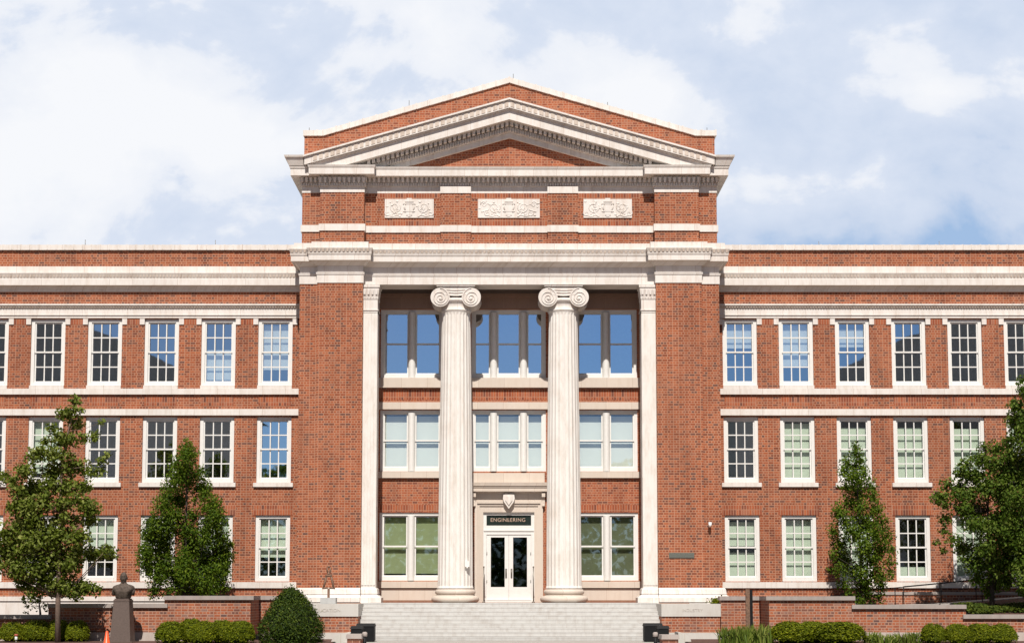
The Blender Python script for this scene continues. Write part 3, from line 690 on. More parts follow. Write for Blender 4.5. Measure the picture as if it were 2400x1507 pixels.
for i, (a, b_) in enumerate(BAYW):
    x0, x1 = xh(a) - .12, xh(b_) + .12
    mb = MB(); mb.box(x0, x1, YR - .14, YR + .05, Z(909, YR), Z(886.5, YR)); mb.build('stone_sill', M['stone_warm'], B)
    mb = MB(); mb.box(x0, x1, YR - .10, YR + .05, Z(959.5, YR), Z(943, YR)); mb.build('stone_lintel', M['stone_warm'], B)
    if i != 1:
        mb = MB(); mb.box(x0, x1, YR - .12, YR + .05, Z(1120, YR), Z(1105.5, YR)); mb.build('stone_sill', M['stone_warm'], B)
        mb = MB(); mb.box(x0, x1, YR - .16, YR + .05, Z(1377, YR), Z(1362, YR)); mb.box(x0 - .03, x1 + .03, YR - .08, YR + .05, .09, Z(1378.5, YR)); mb.build('stone_dado', M['stone_warm'], B)
for r, (pt, pb) in enumerate(RY):
    for i, (a, b_) in enumerate(BAYW):
        if r == 0 and i == 1: continue
        ww = xh(b_) - xh(a); z0 = Z(pb, YR); h = Z(pt, YR) - z0
        bl = () if r == 2 else ([(.05, .5, 'blind_pale'), (.53, 1, 'blind_pale')] if r == 1 else ([(.03, .95, 'blind_olive')] if i == 0 else [(.02, 1, 'blind_dark')]))
        window(('r', r, i), (xh(a) + xh(b_)) / 2, YR + .05, z0, (ww, h, (1, 1) if i != 1 else (.68, 1, .68), 1, .49, 1, .13, .29, True), bl, gm='glass_mirror' if r == 2 else 'glass')
mb = MB(); mb.box(-PIL_IN - .5, PIL_IN + .5, YR + 4, YR + 4.1, -.1, zceil); mb.build('interior', M['interior'], B)
for q in (1395, 1150, 935):
    mb = MB(); mb.box(-PIL_IN - .5, PIL_IN + .5, YR + .41, YR + 3.99, Z(q, YR) - .25, Z(q, YR)); mb.build('interior', M['interior'], B)
mb = MB(); mb.box(-PIL_IN - .1, xh(1113) - .1, YR - .12, YR + .01, .002, .088); mb.box(xh(1272) + .1, PIL_IN + .1, YR - .12, YR + .01, .002, .088); mb.build('brick_skirting', M['paving'], B)

# door surround
D = bpy.data.objects.new('doorway', None); COL.objects.link(D); D.parent = B
mb = MB()
o0, o1, i0, i1 = xh(1113), xh(1272), xh(1133), xh(1252)
ztop, zar = Z(1174, YR), Z(1200, YR)
wf = YR - .10
for k, (e, yy) in enumerate(((0, 0.0), (.10, .05), (.20, .09))):
    mb.box(o0 + e, o0 + e + .102 if k < 2 else i0, wf + yy, YR + .3, .0, ztop - e); mb.box(o1 - e - .102 if k < 2 else i1, o1 - e, wf + yy, YR + .3, .0, ztop - e)
    mb.box(o0 + e + (.102 if k < 2 else .1), o1 - e - (.102 if k < 2 else .1), wf + yy + .0015, YR + .3, zar + .0015 if k == 2 else ztop - e - .1, ztop - e - .0015)
mb.box(o0, o1, YR - .06, YR + .3, Z(1174, YR) + .001, Z(1150, YR))
mb.build('surround', M['stone_warm'], D)
mb = MB(); stack(mb, o0 - .02, o1 + .02, YR - .06, YR + .3, levels([(1108, 1130, .05, .05), (1130, 1138, .36, .33), (1138, 1143, .30, .28), (1143, 1151, .26, .26), (1151, 1155, .12, .06)], YR - .06), 1, 1)
beads(mb, o0, o1, YR - .12, Z(1156.5, YR - .15), Z(1152, YR - .15), .10, .055, .05)
mb.build('hood_cornice', M['stone_warm'], D)
mb = MB()                                                     # shield keystone
sx0, zz = (o0 + o1) / 2, lambda p: Z(p, YR - .15)
mb.poly_y([(sx0 + a * .1, b_) for a, b_ in ((-2.2, zz(1159)), (-2.4, zz(1168)), (-2.0, zz(1176)), (-.9, zz(1185)), (0, zz(1192)), (.9, zz(1185)), (2.0, zz(1176)), (2.4, zz(1168)), (2.2, zz(1159)), (1.2, zz(1156)), (0, zz(1158)), (-1.2, zz(1156)))], YR - .22, YR)
mb.poly_y([(sx0 + a * .1, b_) for a, b_ in ((-1.4, zz(1163)), (-1.4, zz(1172)), (0, zz(1184)), (1.4, zz(1172)), (1.4, zz(1163)))], YR - .26, YR - .2)
mb.build('keystone', M['stone'], D)
for s in (-1, 1):                                             # consoles under the hood
    mb = MB(); c = sx0 + s * ((o1 - o0) / 2 + .02)
    mb.box(c - .07, c + .07, YR - .26, YR, Z(1165, YR), Z(1155, YR)); mb.box(c - .06, c + .06, YR - .16, YR, Z(1186, YR), Z(1165, YR) - .001); mb.ball((c, YR - .12, Z(1185, YR)), (.06, .08, .06)); mb.build('console', M['stone_warm'], D)
mb = MB(); yd = YR + .08; zd0 = .09
mb.box(i0, i0 + .13, yd, yd + .15, zd0, zar); mb.box(i1 - .13, i1, yd, yd + .15, zd0, zar)
mb.box(i0 + .13, i1 - .13, yd + .001, yd + .15, Z(1207, YR), zar); mb.box(i0 + .13, i1 - .13, yd + .001, yd + .15, Z(1252, YR), Z(1231, YR))
mb.box(i0 + .02, i1 - .02, yd - .03, yd, Z(1244, YR), Z(1240, YR)); mb.box(i0, i1, yd - .12, yd + .3, .0, .088)
mb.build('door_frame', M['white'], D)
mb = MB(); mb.box(i0 + .13, i1 - .13, yd + .05, yd + .08, Z(1231, YR), Z(1207, YR)); TG = mb.build('transom', M['dark_glass'], D)
link('lettering', text_mesh('ENGINEERING', X(1231, YR, 1217) - X(1150, YR, 1217), .006, .002), TG, (X(1190.5, YR, 1217), yd + .04, Z(1218, YR))).data.materials.append(M['gold'])
xm = (i0 + i1) / 2; zdt = Z(1252, YR) - .004
for s, (g0, g1) in ((-1, (1150.5, 1183)), (1, (1202.5, 1235))):
    mb = MB(); a, b_ = (i0 + .134, xm - .004) if s < 0 else (xm + .004, i1 - .134)
    ga, gb, gz0, gz1 = xh(g0), xh(g1), Z(1375, YR), Z(1258.5, YR)
    wall_holes(mb, a, b_, zd0 + .01, zdt, yd + .03, .05, [(ga, gb, gz0, gz1)])
    Dr = mb.build('door', M['white'], D)
    mb = MB(); mb.box(ga, gb, yd + .05, yd + .06, gz0, gz1); mb.build('door_glass', M['door_glass'], Dr)
    hx = xm + s * .11
    mb = MB(); mb.box(hx - .035, hx + .035, yd + .02, yd + .03, Z(1354, YR), Z(1332, YR)); mb.tube([(hx, yd + .02, Z(1351, YR)), (hx, yd - .04, Z(1350, YR)), (hx, yd - .04, Z(1336, YR)), (hx, yd + .02, Z(1335, YR))], .014, 6); mb.build('door_handle', M['steel'], Dr)
    mb = MB()
    for zz_ in (Z(1365, YR), Z(1300, YR)): mb.tube([(a + .01 if s < 0 else b_ - .01, yd + .02, zz_), (a + .01 if s < 0 else b_ - .01, yd + .02, zz_ + .12)], .015, 6)
    mb.build('hinge', M['steel'], Dr)

# ---- columns
YC = .80
def column(px):
    x = X(px, YC, 1100)
    zb, zt = Z(1378, YC - .6), Z(728, YC - .5)
    r0, r1 = .695, .575
    prof = [(r0 * 1.04, zb), (r0, zb + .1)] + [(r0 + (r1 - r0) * (k / 14) ** 1.35, zb + .1 + (zt - zb - .25) * k / 14) for k in range(1, 15)] + [(r1 * 1.0, zt - .06), (r1 * 1.05, zt)]
    def flute(a, z):
        if z < zb + .05 or z > zt - .10: return 1.0
        q = abs(math.sin(a * 12)); return 1 - .042 * max(0.0, q - .22) / .78
    mb = MB(); mb.lathe(x, YC, prof, 24 * 8, flute, smooth=False)
    S = mb.build('column', M['column'], B)
    mb = MB(); zz_ = lambda p: Z(p, YC - .85)
    def torus(zc_, rz, R): return [(R - rz + rz * math.cos(t), zc_ + rz * math.sin(t)) for t in np.linspace(-math.pi / 2, math.pi / 2, 9)]
    z1, z2, z3 = zz_(1411.6), zz_(1396), zz_(1380)
    mb.lathe(x, YC, [(.2, z1)] + torus((z1 + z2) / 2, (z2 - z1) / 2, .945) + [(.78, z2 + .005), (.76, z2 + .03)] + torus((z2 + z3) / 2 + .02, (z3 - z2) / 2 - .02, .80) + [(.72, z3 + .01), (.2, z3 + .012)], 64)
    mb.build('base', M['stone_warm'], S)
    # Ionic capital
    mb = MB(); yf, yb = .20, 1.40
    k_ = (yf + DIST) / F; vz = lambda p: Z(p, yf)
    mb.lathe(x, YC, [(r1 * 1.04, zt), (r1 * 1.08, zt + .03), (r1 * 1.02, zt + .06), (r1 * .99, vz(709)), (r1 * 1.10, vz(706)), (r1 * 1.16, vz(702)), (r1 * 1.1, vz(698))], 48)
    beads(mb, x - .38, x + .38, .28, vz(708), vz(702), .12, .08, .05)
    ax = 45.5 * k_
    mb.box(x - ax, x + ax, yf - .03, yb + .03, vz(671.5), vz(668)); mb.box(x - ax - .03, x + ax + .03, yf - .06, yb + .06, vz(668) + .001, vz(666.5))
    for s in (-1, 1):
        cx, cz, R = x + s * 37.0 * k_, vz(696.5), 23.0 * k_
        mb.lathe(cx, cz, [(R * .985, yf), (R, yf + .03), (R * .86, yf + .25), (R * .72, (yf + yb) / 2), (R * .86, yb - .25), (R, yb - .03), (R * .985, yb)], 40, axis='y')
        cx2, cz2 = x + s * 36.0 * k_, vz(700)
        pts = []; N = 64
        for k in range(N + 1):
            t = k / N; th = math.pi / 2 - s * 0 + s * -1 * (-t * 2.6 * 2 * math.pi) * 1.0
            rr = R * (.95 - .82 * t ** .85); f_ = t
            pts.append((cx + (cx2 - cx) * f_ + rr * math.cos(th), yf - .012, cz + (cz2 - cz) * f_ + rr * math.sin(th)))
        mb.tube(pts, [.020 * (1 - .3 * k / N) for k in range(N + 1)], 6)
        mb.ball((cx2, yf - .01, cz2), (.065, .035, .065))
    # channel band between the scrolls, sagging in the middle
    n = 12; top = []; bot = []
    for k in range(n + 1):
        t = -1 + 2 * k / n; top.append((x + t * 36 * k_, vz(673.2))); bot.append((x + t * 33 * k_, vz(694.0 - 7.0 * abs(t) ** 2)))
    mb.poly_y(top[::-1] + bot, yf + .02, yb - .02)
    for off in (0.8, 5.5, 10.5):
        mb.tube([(x + (-1 + 2 * k / n) * (36 - off * .3) * k_, yf + .01, vz(676.5 + off + (2.2 + .35 * off) * (1 - abs(-1 + 2 * k / n) ** 2))) for k in range(n + 1)], .02, 5)
    mb.build('capital', M['stone'], S)
    return S
for p in (1068, 1321): column(p)
# fixtures on the facade
mb = MB(); x, z = at(1095, 1321, .15); x2, _ = at(1068, 1321, YC)
mb.box(x - .09, x + .09, .16, .40, z - .11, z + .11); mb.box(x - .03, x + .03, .14, .22, z - .16, z - .11); tag(mb.build('call_box', M['white'], B), 'small white box fixed to the left column')
mb = MB(); x, z = at(1664, 1229, 0); mb.box(x - .06, x + .06, -.06, .0, z - .03, z + .10); mb.ball((x, -.06, z - .02), (.06, .07, .08)); mb.build('wall_camera', M['white'], B)
mb = MB(); x0, z0 = at(1568, 1307.5, 0); x1, z1 = at(1627, 1295, 0); mb.box(x0, x1, -.03, 0, z0, z1); mb.box(x0 + .03, x1 - .03, -.036, -.03, z0 + .03, z1 - .03); mb.build('plaque', M['plaque'], B)
for p in (1134, 1250):
    mb = MB(); x = X(p, 1.6, 1330); z = Z(1328, 1.6)
    mb.tube([(x, 1.6, .0), (x, 1.6, z)], .02, 6); mb.tube([(x, 1.6, z), (x, 2.3, z)], .02, 6); mb.lathe(x, 1.6, [(.06, 0.002), (.06, .03), (.02, .05)], 10); mb.ball((x, 1.6, z), .035)
    tag(mb.build('door_handrail', M['steel']), 'short dark handrail post at %s side of the entrance doors' % ('left' if p < 1194 else 'right'), 'handrail', 'handrails beside the doors')

# ------------------------------------------------------------------ steps and cheek blocks
mb = MB(); NS, RI, TR = 9, -GZ / 9.0, .33
SX = X(848, -.5, 1412); SX2 = X(1543, -.5, 1412)
mb.box(SX - 1.2, SX2 + 1.2, -.46, 3.0, -.06, -.002, 1)
for k in range(NS):
    y1 = -.5 - k * TR
    sx0_ = X(846 - k * 1.3, y1, 1420 + k * 10); sx1_ = X(1545 + k * 1.3, y1, 1420 + k * 10)
    mb.box(sx0_, sx1_, y1 + .01, y1 + TR + .03 if k else 0.2, -(k + 1) * RI, -k * RI - .045)
    mb.box(sx0_, sx1_, y1 + .003, y1 + TR + .03 if k else .04, -k * RI - .045 + .0005, -k * RI - .001 * k)
tag(mb.build('stone_steps', [M['step_stone'], M['paving']]), 'wide flight of pale stone steps up to the portico', 'steps')
YK = -2.5
for (pa, pb, txt, tpx, tw, lab) in ((-1, 840, 'EDUCATION', 771, 62, 'left cheek block of the steps, its stone face lettered EDUCATION'), (1550, 1689, 'INDUSTRY', 1618, 48, 'right cheek block of the steps, its stone face lettered INDUSTRY')):
    if pa < 0: pa = 702
    C = thing('stair_cheek', lab, 'cheek wall', (X((pa + pb) / 2, YK), YK, GZ), 'cheek blocks of the steps')
    loc0 = Vector(C.location)
    def sub(name, m_, x0, x1, y0, y1, z0, z1, C=C, loc0=loc0):
        mb = MB(); mb.box(x0, x1, y0, y1, z0, z1); o = mb.build(name, m_); o.parent = C; o.matrix_parent_inverse.identity(); o.location = -loc0; return o
    x0, x1 = X(pa, YK, 1430), X(pb, YK, 1430)
    capo = sub('cap_stone', M['cheek_stone'], x0, x1, YK - .04, -.3, Z(1444, YK), Z(1414.5, YK))
    sub('brick_body', M['brick_low'], x0 + .01, x1 - .02, YK, -.32, Z(1482, YK), Z(1444, YK) - .001)
    sub('plinth', M['cheek_stone'], x0 - .02, x1 + .02, YK - .06, -.34, GZ - .1, Z(1482, YK) - .001)
    o = link('lettering', text_mesh(txt, X(tpx + tw / 2, YK) - X(tpx - tw / 2, YK), .008, .0), capo, (X(tpx, YK), YK - .042, Z(1430, YK))); o.data.materials.append(M['engrave'])

# ------------------------------------------------------------------ garden walls
YN = -4.4
def garden_wall(label, sgn, segs, ret_px, far_px0, far_px1, far_top):
    Wl = thing('garden_wall', label, 'wall', (X((segs[0][0] + segs[0][1]) / 2, YN), YN, GZ), 'brick garden walls'); L0 = Vector(Wl.location)
    def add(name, m_, boxes):
        mb = MB()
        for b in boxes: mb.box(*b)
        o = mb.build(name, m_, Wl, -L0); return o
    body = []; plinth = []; caps = []
    for (a, b_, top) in segs:
        x0, x1 = X(a, YN, 1440), X(b_, YN, 1440); zt = Z(top + 9.5, YN)
        body.append((x0, x1, YN, YN + .42, GZ + .25, zt)); plinth.append((x0 - .002, x1 + .002, YN - .05, YN + .40, GZ - .1, Z(1481, YN)))
        caps.append((x0 - (.12 if sgn > 0 else .0), x1 + (.12 if sgn < 0 else .0), YN - .09, YN + .50, zt, Z(top, YN)))
    xr = X(ret_px, YN, 1440); top = far_top
    ret = (xr - .42, xr) if sgn < 0 else (xr, xr + .42)
    body.append((*ret, YN + .42, YK, GZ + .25, Z(top + 9.5, YN) - .002)); 
    caps.append((ret[0] - .06, ret[1] + .06, YN + .501, YK + .0, Z(top + 9.5, YN) - .002, Z(top, YN) - .002))
    fx0, fx1 = X(far_px0, YK, 1440), X(far_px1, YK, 1440)
    body.append((fx0, fx1, YK + .001, YK + .42, GZ + .25, Z(far_top + 9.5, YK))); plinth.append((fx0 - .002, fx1 - .03, YK - .04, YK + .4, GZ - .1, Z(1479, YK)))
    caps.append((fx0 - .05, fx1 + .05, YK - .07, YK + .5, Z(far_top + 9.5, YK), Z(far_top, YK)))
    add('brick_body', M['brick_low'], body); add('plinth', M['plinth_stone'], plinth)
    for c in caps: add('coping', M['cap_stone'], [c])
garden_wall('stepped red brick garden wall left of the steps, behind the bust', -1, [(385, 587, 1395.5), (113, 385.2, 1414), (-200, 113.2, 1440)], 587, 560, 701, 1395.5)
garden_wall('stepped red brick garden wall right of the steps, behind the dark post', 1, [(1803, 2004, 1396.5), (2003.8, 2264, 1416.5), (2263.8, 2600, 1439.5)], 1803, 1690, 1830, 1396.5)
# planting beds held up by the walls
def terrace(pts_top):
    mb = MB()
    for (a, b_, top0, top1) in pts_top:
        x0, x1 = X(a, YN, 1440), X(b_, YN, 1440); za, zb_ = Z(top0, YN), Z(top1, YN)
        mb.hexa([(x0, YN + .43, GZ), (x1, YN + .43, GZ), (x1, YW - .1, GZ), (x0, YW - .1, GZ)], [(x0, YN + .43, za), (x1, YN + .43, zb_), (x1, YW - .1, zb_), (x0, YW - .1, za)])
    return tag(mb.build('planting_bed', M['mulch']), kind='structure')
terrace([(385, 575, 1404, 1404), (113, 384, 1424, 1422), (-260, 112, 1446, 1446)])
terrace([(1815, 2003, 1404, 1404), (2005, 2263, 1422, 1426)])
mb = MB(); bxs = [X(p, -.65, 1400) for p in (2266, 2330, 2420, 2700)]; bzs = [Z(p, -.65) - .02 for p in (1410, 1405.5, 1398.5, 1381)]
for a, b_, z0, z1 in zip(bxs[:-1], bxs[1:], bzs[:-1], bzs[1:]): mb.hexa([(a, YN + .43, GZ), (b_, YN + .43, GZ), (b_, -.62, GZ), (a, -.62, GZ)], [(a, YN + .43, Z(1439, YN)), (b_, YN + .43, Z(1439, YN)), (b_, -.62, z1), (a, -.62, z0)])
tag(mb.build('planting_bed', M['mulch']), kind='structure')
# sloping path on the right with its kerb wall and railings
mb = MB(); yp0, yp1 = -.6, 1.3
pp = [(2075, 1418), (2200, 1415), (2320, 1406), (2420, 1398), (2700, 1380)]
for (a, za), (b_, zb_) in zip(pp[:-1], pp[1:]):
    x0, x1, z0, z1 = X(a, yp0, 1400), X(b_, yp0, 1400), Z(za, yp0), Z(zb_, yp0)
    mb.hexa([(x0, yp0, GZ), (x1, yp0, GZ), (x1, yp1, GZ), (x0, yp1, GZ)], [(x0, yp0, z0), (x1, yp0, z1), (x1, yp1, z1), (x0, yp1, z0)])
tag(mb.build('sloping_path', M['concrete']), kind='structure')
kw = thing('kerb_wall', 'low brick kerb wall with stone cap against the right wing, by the railings', 'wall', (X(2100, 1.4), 1.4, GZ))
mb = MB(); mb.box(X(2010, 1.4), X(2600, 1.4), 1.4, 1.6, GZ, Z(1393, 1.4)); o = mb.build('brick_body', M['brick_low'], kw, -Vector(kw.location))
mb = MB(); mb.box(X(2008, 1.4), X(2600, 1.4), 1.36, 1.65, Z(1393, 1.4), Z(1386, 1.4)); mb.build('coping', M['cap_stone'], kw, -Vector(kw.location))
def railing(label, yy, posts, line):
    R = thing('railing', label, 'railing', (X(line[0][0], yy), yy, Z(1415, yy)), 'black railings along the sloping path'); L0 = Vector(R.location)
    mb = MB(); mb.tube([(X(a, yy), yy, Z(b_, yy)) for a, b_ in line], .019, 6); mb.build('rail', M['black'], R, -L0)
    for a, t, b_ in posts:
        mb = MB(); mb.tube([(X(a, yy), yy, Z(b_, yy)), (X(a, yy), yy, Z(t, yy))], .018, 6); mb.build('post', M['black'], R, -L0)
railing('nearer thin black railing climbing right along the sloping path', -.7, [(2089, 1377, 1420), (2193, 1367, 1420), (2291, 1358, 1412), (2394, 1350, 1404)], [(2020, 1380), (2089, 1377), (2193, 1367), (2291, 1357.5), (2394, 1350), (2600, 1336)])
railing('farther thin black railing climbing right along the sloping path', 1.2, [(2109, 1374, 1420), (2196, 1366, 1416), (2277, 1358, 1412), (2377, 1350, 1400)], [(2109, 1374), (2196, 1366), (2277, 1357.5), (2377, 1350), (2600, 1334)])

# ------------------------------------------------------------------ street furniture
def local(root): return -Vector(root.location)
def bin_(px0, px1, top, Y, label):
    x0, x1 = X(px0, Y), X(px1, Y); zt = Z(top, Y); c = (x0 + x1) / 2
    r = thing('litter_bin', label, 'bin', (c, Y, GZ), 'black litter bins by the steps'); h = zt - GZ; w_ = (x1 - x0) / 2
    mb = MB(); mb.box(-w_ + .02, w_ - .02, .02, .58, .04, h - .10); mb.box(-w_ + .05, w_ - .05, .05, .55, 0, .04)
    for s in (-1, 1): mb.box(s * (w_ - .05) - .02, s * (w_ - .05) + .02, .0, .02, .06, h - .1)
    mb.build('body', M['black'], r)
    mb = MB(); mb.hexa([(-w_, 0, h - .10), (w_, 0, h - .10), (w_, .6, h - .10), (-w_, .6, h - .10)], [(-w_ + .03, .03, h), (w_ - .03, .03, h), (w_ - .03, .57, h), (-w_ + .03, .57, h)]); mb.build('lid', M['black'], r)
    mb = MB(); mb.box(-.025, .025, -.015, .0, h * .30, h * .42); mb.build('latch', M['steel'], r)
bin_(838, 882, 1460.5, -4.6, 'large black litter bin at the left foot of the steps')
bin_(825, 855, 1466.5, -5.6, 'smaller black litter bin in front of the left cheek block')
bin_(1505, 1550, 1460, -4.6, 'large black litter bin at the right foot of the steps')
bin_(1536, 1565, 1466, -5.6, 'smaller black litter bin in front of the right cheek block')
def pier(px0, px1, top, Y, label, side):
    x0, x1 = X(px0, Y), X(px1, Y); c = (x0 + x1) / 2; h = Z(top, Y) - GZ
    r = thing('bench_pier', label, 'pier', (c, Y, GZ), 'low piers by the steps'); w_ = (x1 - x0) / 2
    mb = MB(); mb.box(-w_ + .04, w_ - .04, .05, 1.0, -.15, h - .14); mb.build('brick_body', M['brick_low'], r)
    mb = MB(); mb.hexa([(-w_, 0, h - .14), (w_, 0, h - .14), (w_, 1.05, h - .14), (-w_, 1.05, h - .14)], [(-w_ + .015, .02, h), (w_ - .015, .02, h), (w_ - .015, 1.03, h), (-w_ + .015, 1.03, h)]); mb.build('cap', M['cap_stone'], r)
pier(815, 852, 1486, -9.0, 'low brick pier with grey stone cap left of the steps', -1)
pier(1546, 1588, 1487.5, -9.0, 'low brick pier with grey stone cap right of the steps', 1)
def bollard(px, top, Y, label):
    r = thing('path_bollard', label, 'bollard', (X(px, Y), Y, GZ), 'short bollards by the steps'); h = Z(top, Y) - GZ
    mb = MB(); mb.lathe(0, 0, [(.07, -.1), (.06, .02), (.055, h - .16)], 12); mb.build('post', M['black'], r)
    mb = MB(); mb.lathe(0, 0, [(.06, h - .16), (.085, h - .14), (.085, h - .03), (.05, h)], 12); mb.build('head', M['cap_stone'], r)
bollard(859, 1480, -8.4, 'short dark bollard with pale head right of the left brick pier')
bollard(1532, 1480.5, -8.4, 'short dark bollard with pale head left of the right brick pier')
# rounded white stone beside the left pier and the one on the right
for px0, px1, top, lab in ((781, 826, 1482, 'rounded pale stone block beside the left brick pier'), (1585, 1615, 1481, 'rounded pale stone block beside the right brick pier')):
    x0, x1 = X(px0, -5.2), X(px1, -5.2); c = (x0 + x1) / 2; h = Z(top, -5.2) - GZ
    mb = MB(); w_ = (x1 - x0) / 2; n = 10
    arc = [(2 * w_ * math.sin(t) - w_, h * math.cos(t)) for t in np.linspace(0, math.pi / 2 - .12, n)]
    pts = [(-w_, -.08)] + arc + [(w_, -.08)]
    if px0 < 1000: pts = [(-x_, z_) for x_, z_ in pts][::-1]
    mb.poly_y(pts[::-1], 0, 1.2); o = mb.build('stone_block', M['cheek_stone'], None, (c, -5.2, GZ)); tag(o, lab, 'stone block', 'pale stone blocks by the steps')
# dark post
YPo = -5.6; r = thing('dark_post', 'tall dark square post standing in iris leaves before the right garden wall', 'post', (X(1750, YPo), YPo, GZ)); h = Z(1380, YPo) - GZ
mb = MB(); mb.box(-.12, .015, -.06, .06, -.1, h); mb.build('lit_side', M['rust'], r); mb = MB(); mb.box(.016, .12, -.05, .055, -.1, h - .02); mb.build('shadow_side', M['black'], r)  # lit brown left and shadowed black right, shade painted as two colours
# cone
YCo = -15.5; r = thing('traffic_cone', 'plain orange traffic cone before the bust pedestal', 'cone', (X(262, YCo), YCo, GZ - .1)); h = Z(1478, YCo) - GZ + .1
mb = MB(); mb.lathe(0, 0, [(.165, .03), (.150, .04), (.035, h - .01), (.028, h)], 24); mb.build('cone_body', M['orange'], r)
mb = MB(); mb.box(-.2, .2, -.2, .2, 0, .03); mb.build('base_plate', M['orange'], r)
# small garden lamp
YL = -9; r = thing('garden_lamp', 'small garden lamp with red cap among the left boxwoods', 'lamp', (X(52, YL), YL, GZ)); h = Z(1485, YL) - GZ
mb = MB(); mb.tube([(0, 0, -.1), (0, 0, h - .15)], .014, 6); mb.build('stake', M['steel'], r)
mb = MB(); mb.lathe(0, 0, [(.035, h - .20), (.045, h - .18), (.045, h - .08)], 10); mb.build('lamp_body', M['white'], r)
mb = MB(); mb.lathe(0, 0, [(.045, h - .08), (.065, h - .06), (.065, h - .01), (.03, h)], 10); mb.build('cap', plain('red_cap', (.35, .07, .04), .5), r)
# rusty abstract sculpture
YS = -1.6; r = thing('metal_sculpture', 'rusty open A-shaped metal sculpture on a grey slab above EDUCATION', 'sculpture', (X(770, YS, 1400), YS, Z(1413.9, YS)))
k = (YS + DIST) / F; zz = lambda p: Z(p, YS) - Z(1413.9, YS)
mb = MB(); mb.box(-18 * k, 18 * k, -.2, .3, 0, zz(1400)); mb.build('slab', M['slate'], r)
mb = MB(); mb.box(-2.6 * k, 2.6 * k, -.04, .04, zz(1400), zz(1378)); mb.build('stem', M['rust'], r)
mb = MB()
for s in (-1, 1):
    mb.tube([(s * 12 * k, 0, zz(1377)), (s * 9 * k, 0, zz(1365)), (s * 5.5 * k, 0, zz(1349))], [.035, .045, .04], 6); mb.tube([(s * 15 * k, -.02, zz(1378)), (s * 2 * k, 0, zz(1377))], .035, 6)
    mb.tube([(s * 1.5 * k, 0, zz(1344)), (s * 3.6 * k, 0, zz(1336)), (s * 3.6 * k, 0, zz(1329))], .035, 6)
mb.tube([(-8 * k, 0, zz(1349)), (8 * k, 0, zz(1348))], .05, 6); mb.ball((0, 0, zz(1344)), (.06, .06, .07)); mb.ball((0, 0, zz(1328)), (.055, .05, .05)); mb.tube([(0, 0, zz(1348)), (0, 0, zz(1340))], .045, 6)
mb.build('figure', M['rust'], r)

# bust on its pedestal
YB = -5.6; r = thing('bust_monument', 'brown bronze bust of a man on a tall granite pedestal before the left garden wall', 'statue', (X(288, YB, 1450), YB, GZ)); k = (YB + DIST) / F
zz = lambda p: Z(p, YB) - GZ
mb = MB(); mb.hexa([(-24 * k, -.36, .06), (24 * k, -.36, .06), (24 * k, .36, .06), (-24 * k, .36, .06)], [(-18 * k, -.27, zz(1409)), (18 * k, -.27, zz(1409)), (18 * k, .27, zz(1409)), (-18 * k, .27, zz(1409))])
mb.box(-18.5 * k, 18.5 * k, -.28, .28, zz(1409) + .001, zz(1405)); mb.box(-16.5 * k, 16.5 * k, -.25, .25, zz(1405) + .001, zz(1402))
mb.box(-30 * k, 30 * k, -.5, .5, -.05, .06); mb.build('pedestal', M['granite'], r)
mb = MB(); zb = zz(1402)
S_ = [(0, 16, .20, 0), (.05, 17.5, .23, 0), (.15, 18.5, .25, 0), (.28, 21, .27, -.01), (.38, 24.5, .28, -.01), (.47, 25.6, .27, 0), (.55, 24.6, .25, .01), (.60, 21.5, .22, .015), (.64, 16, .18, .02), (.67, 10.5, .14, .02), (.70, 7.4, .115, .01), (.75, 6.4, .105, 0), (.82, 6.4, .105, -.01)]
hh = zz(1362) - zb; seg = 28; o = len(mb.v)
for (t, hw_, dp, yo) in S_:
    for j in range(seg):
        a = 2 * math.pi * j / seg; ca, sa = math.cos(a), math.sin(a)
        wx = hw_ * k * math.copysign(abs(ca) ** .8, ca); wy = dp * math.copysign(abs(sa) ** .85, sa)
        fold = (.020 * math.sin(a * 11 + t * 3) if t < .45 else 0) + (.035 if sa < 0 and abs(abs(ca) - (.10 + .45 * t)) < .12 and t < .5 else 0) - (.03 if sa < 0 and .3 < abs(ca) - .45 * t < .5 and t < .5 else 0)
        mb.v.append((wx, wy + yo + fold, zb + t / .66 * hh * .83))
for i in range(len(S_) - 1):
    for j in range(seg): j2 = (j + 1) % seg; mb.face((o + i * seg + j, o + i * seg + j2, o + (i + 1) * seg + j2, o + (i + 1) * seg + j), 0, True)
mb.face([o + j for j in reversed(range(seg))]); mb.face([o + (len(S_) - 1) * seg + j for j in range(seg)])
for s in (-1, 1):                                             # cut upper arms and lapels
    mb.tube([(s * 18 * k, 0, zb + hh * .60), (s * 21 * k, -.01, zb + hh * .45), (s * 20.5 * k, -.02, zb + hh * .18)], [.08, .105, .08], 10)
bust = mb.build('bust', M['bronze'], r)
mb = MB(); hz0, hz1 = zz(1367.5), zz(1340); hc = (hz0 + hz1) / 2; o = len(mb.v); rings, seg = 18, 24
for i in range(1, rings):
    t = math.pi * i / rings; z = -math.cos(t)
    for j in range(seg):
        a = 2 * math.pi * j / seg; x = math.sin(t) * math.cos(a); y = math.sin(t) * math.sin(a)
        fx = 8.4 * k * (1 - .22 * max(0, -z)); fy = .15
        px_, py_, pz_ = x * fx, y * fy * (1 if y > 0 else .92), z * (hz1 - hz0) / 2
        if y < -.3 and abs(x) < .2 and -.35 < z < .15: py_ -= .06 * (1 - abs(x) / .2) * (.55 - z)           # nose
        if y < -.3 and .12 < abs(x) < .55 and .02 < z < .28: py_ += .050                              # eye sockets
        if y < -.3 and abs(x) < .5 and .28 < z < .40: py_ -= .016                                    # brow
        if y < -.3 and abs(x) < .3 and -.60 < z < -.48: py_ += .018                                  # mouth
        if y < -.2 and abs(x) < .35 and z < -.7: py_ -= .022                                         # chin
        mb.v.append((px_, py_ - .03, hc + pz_))
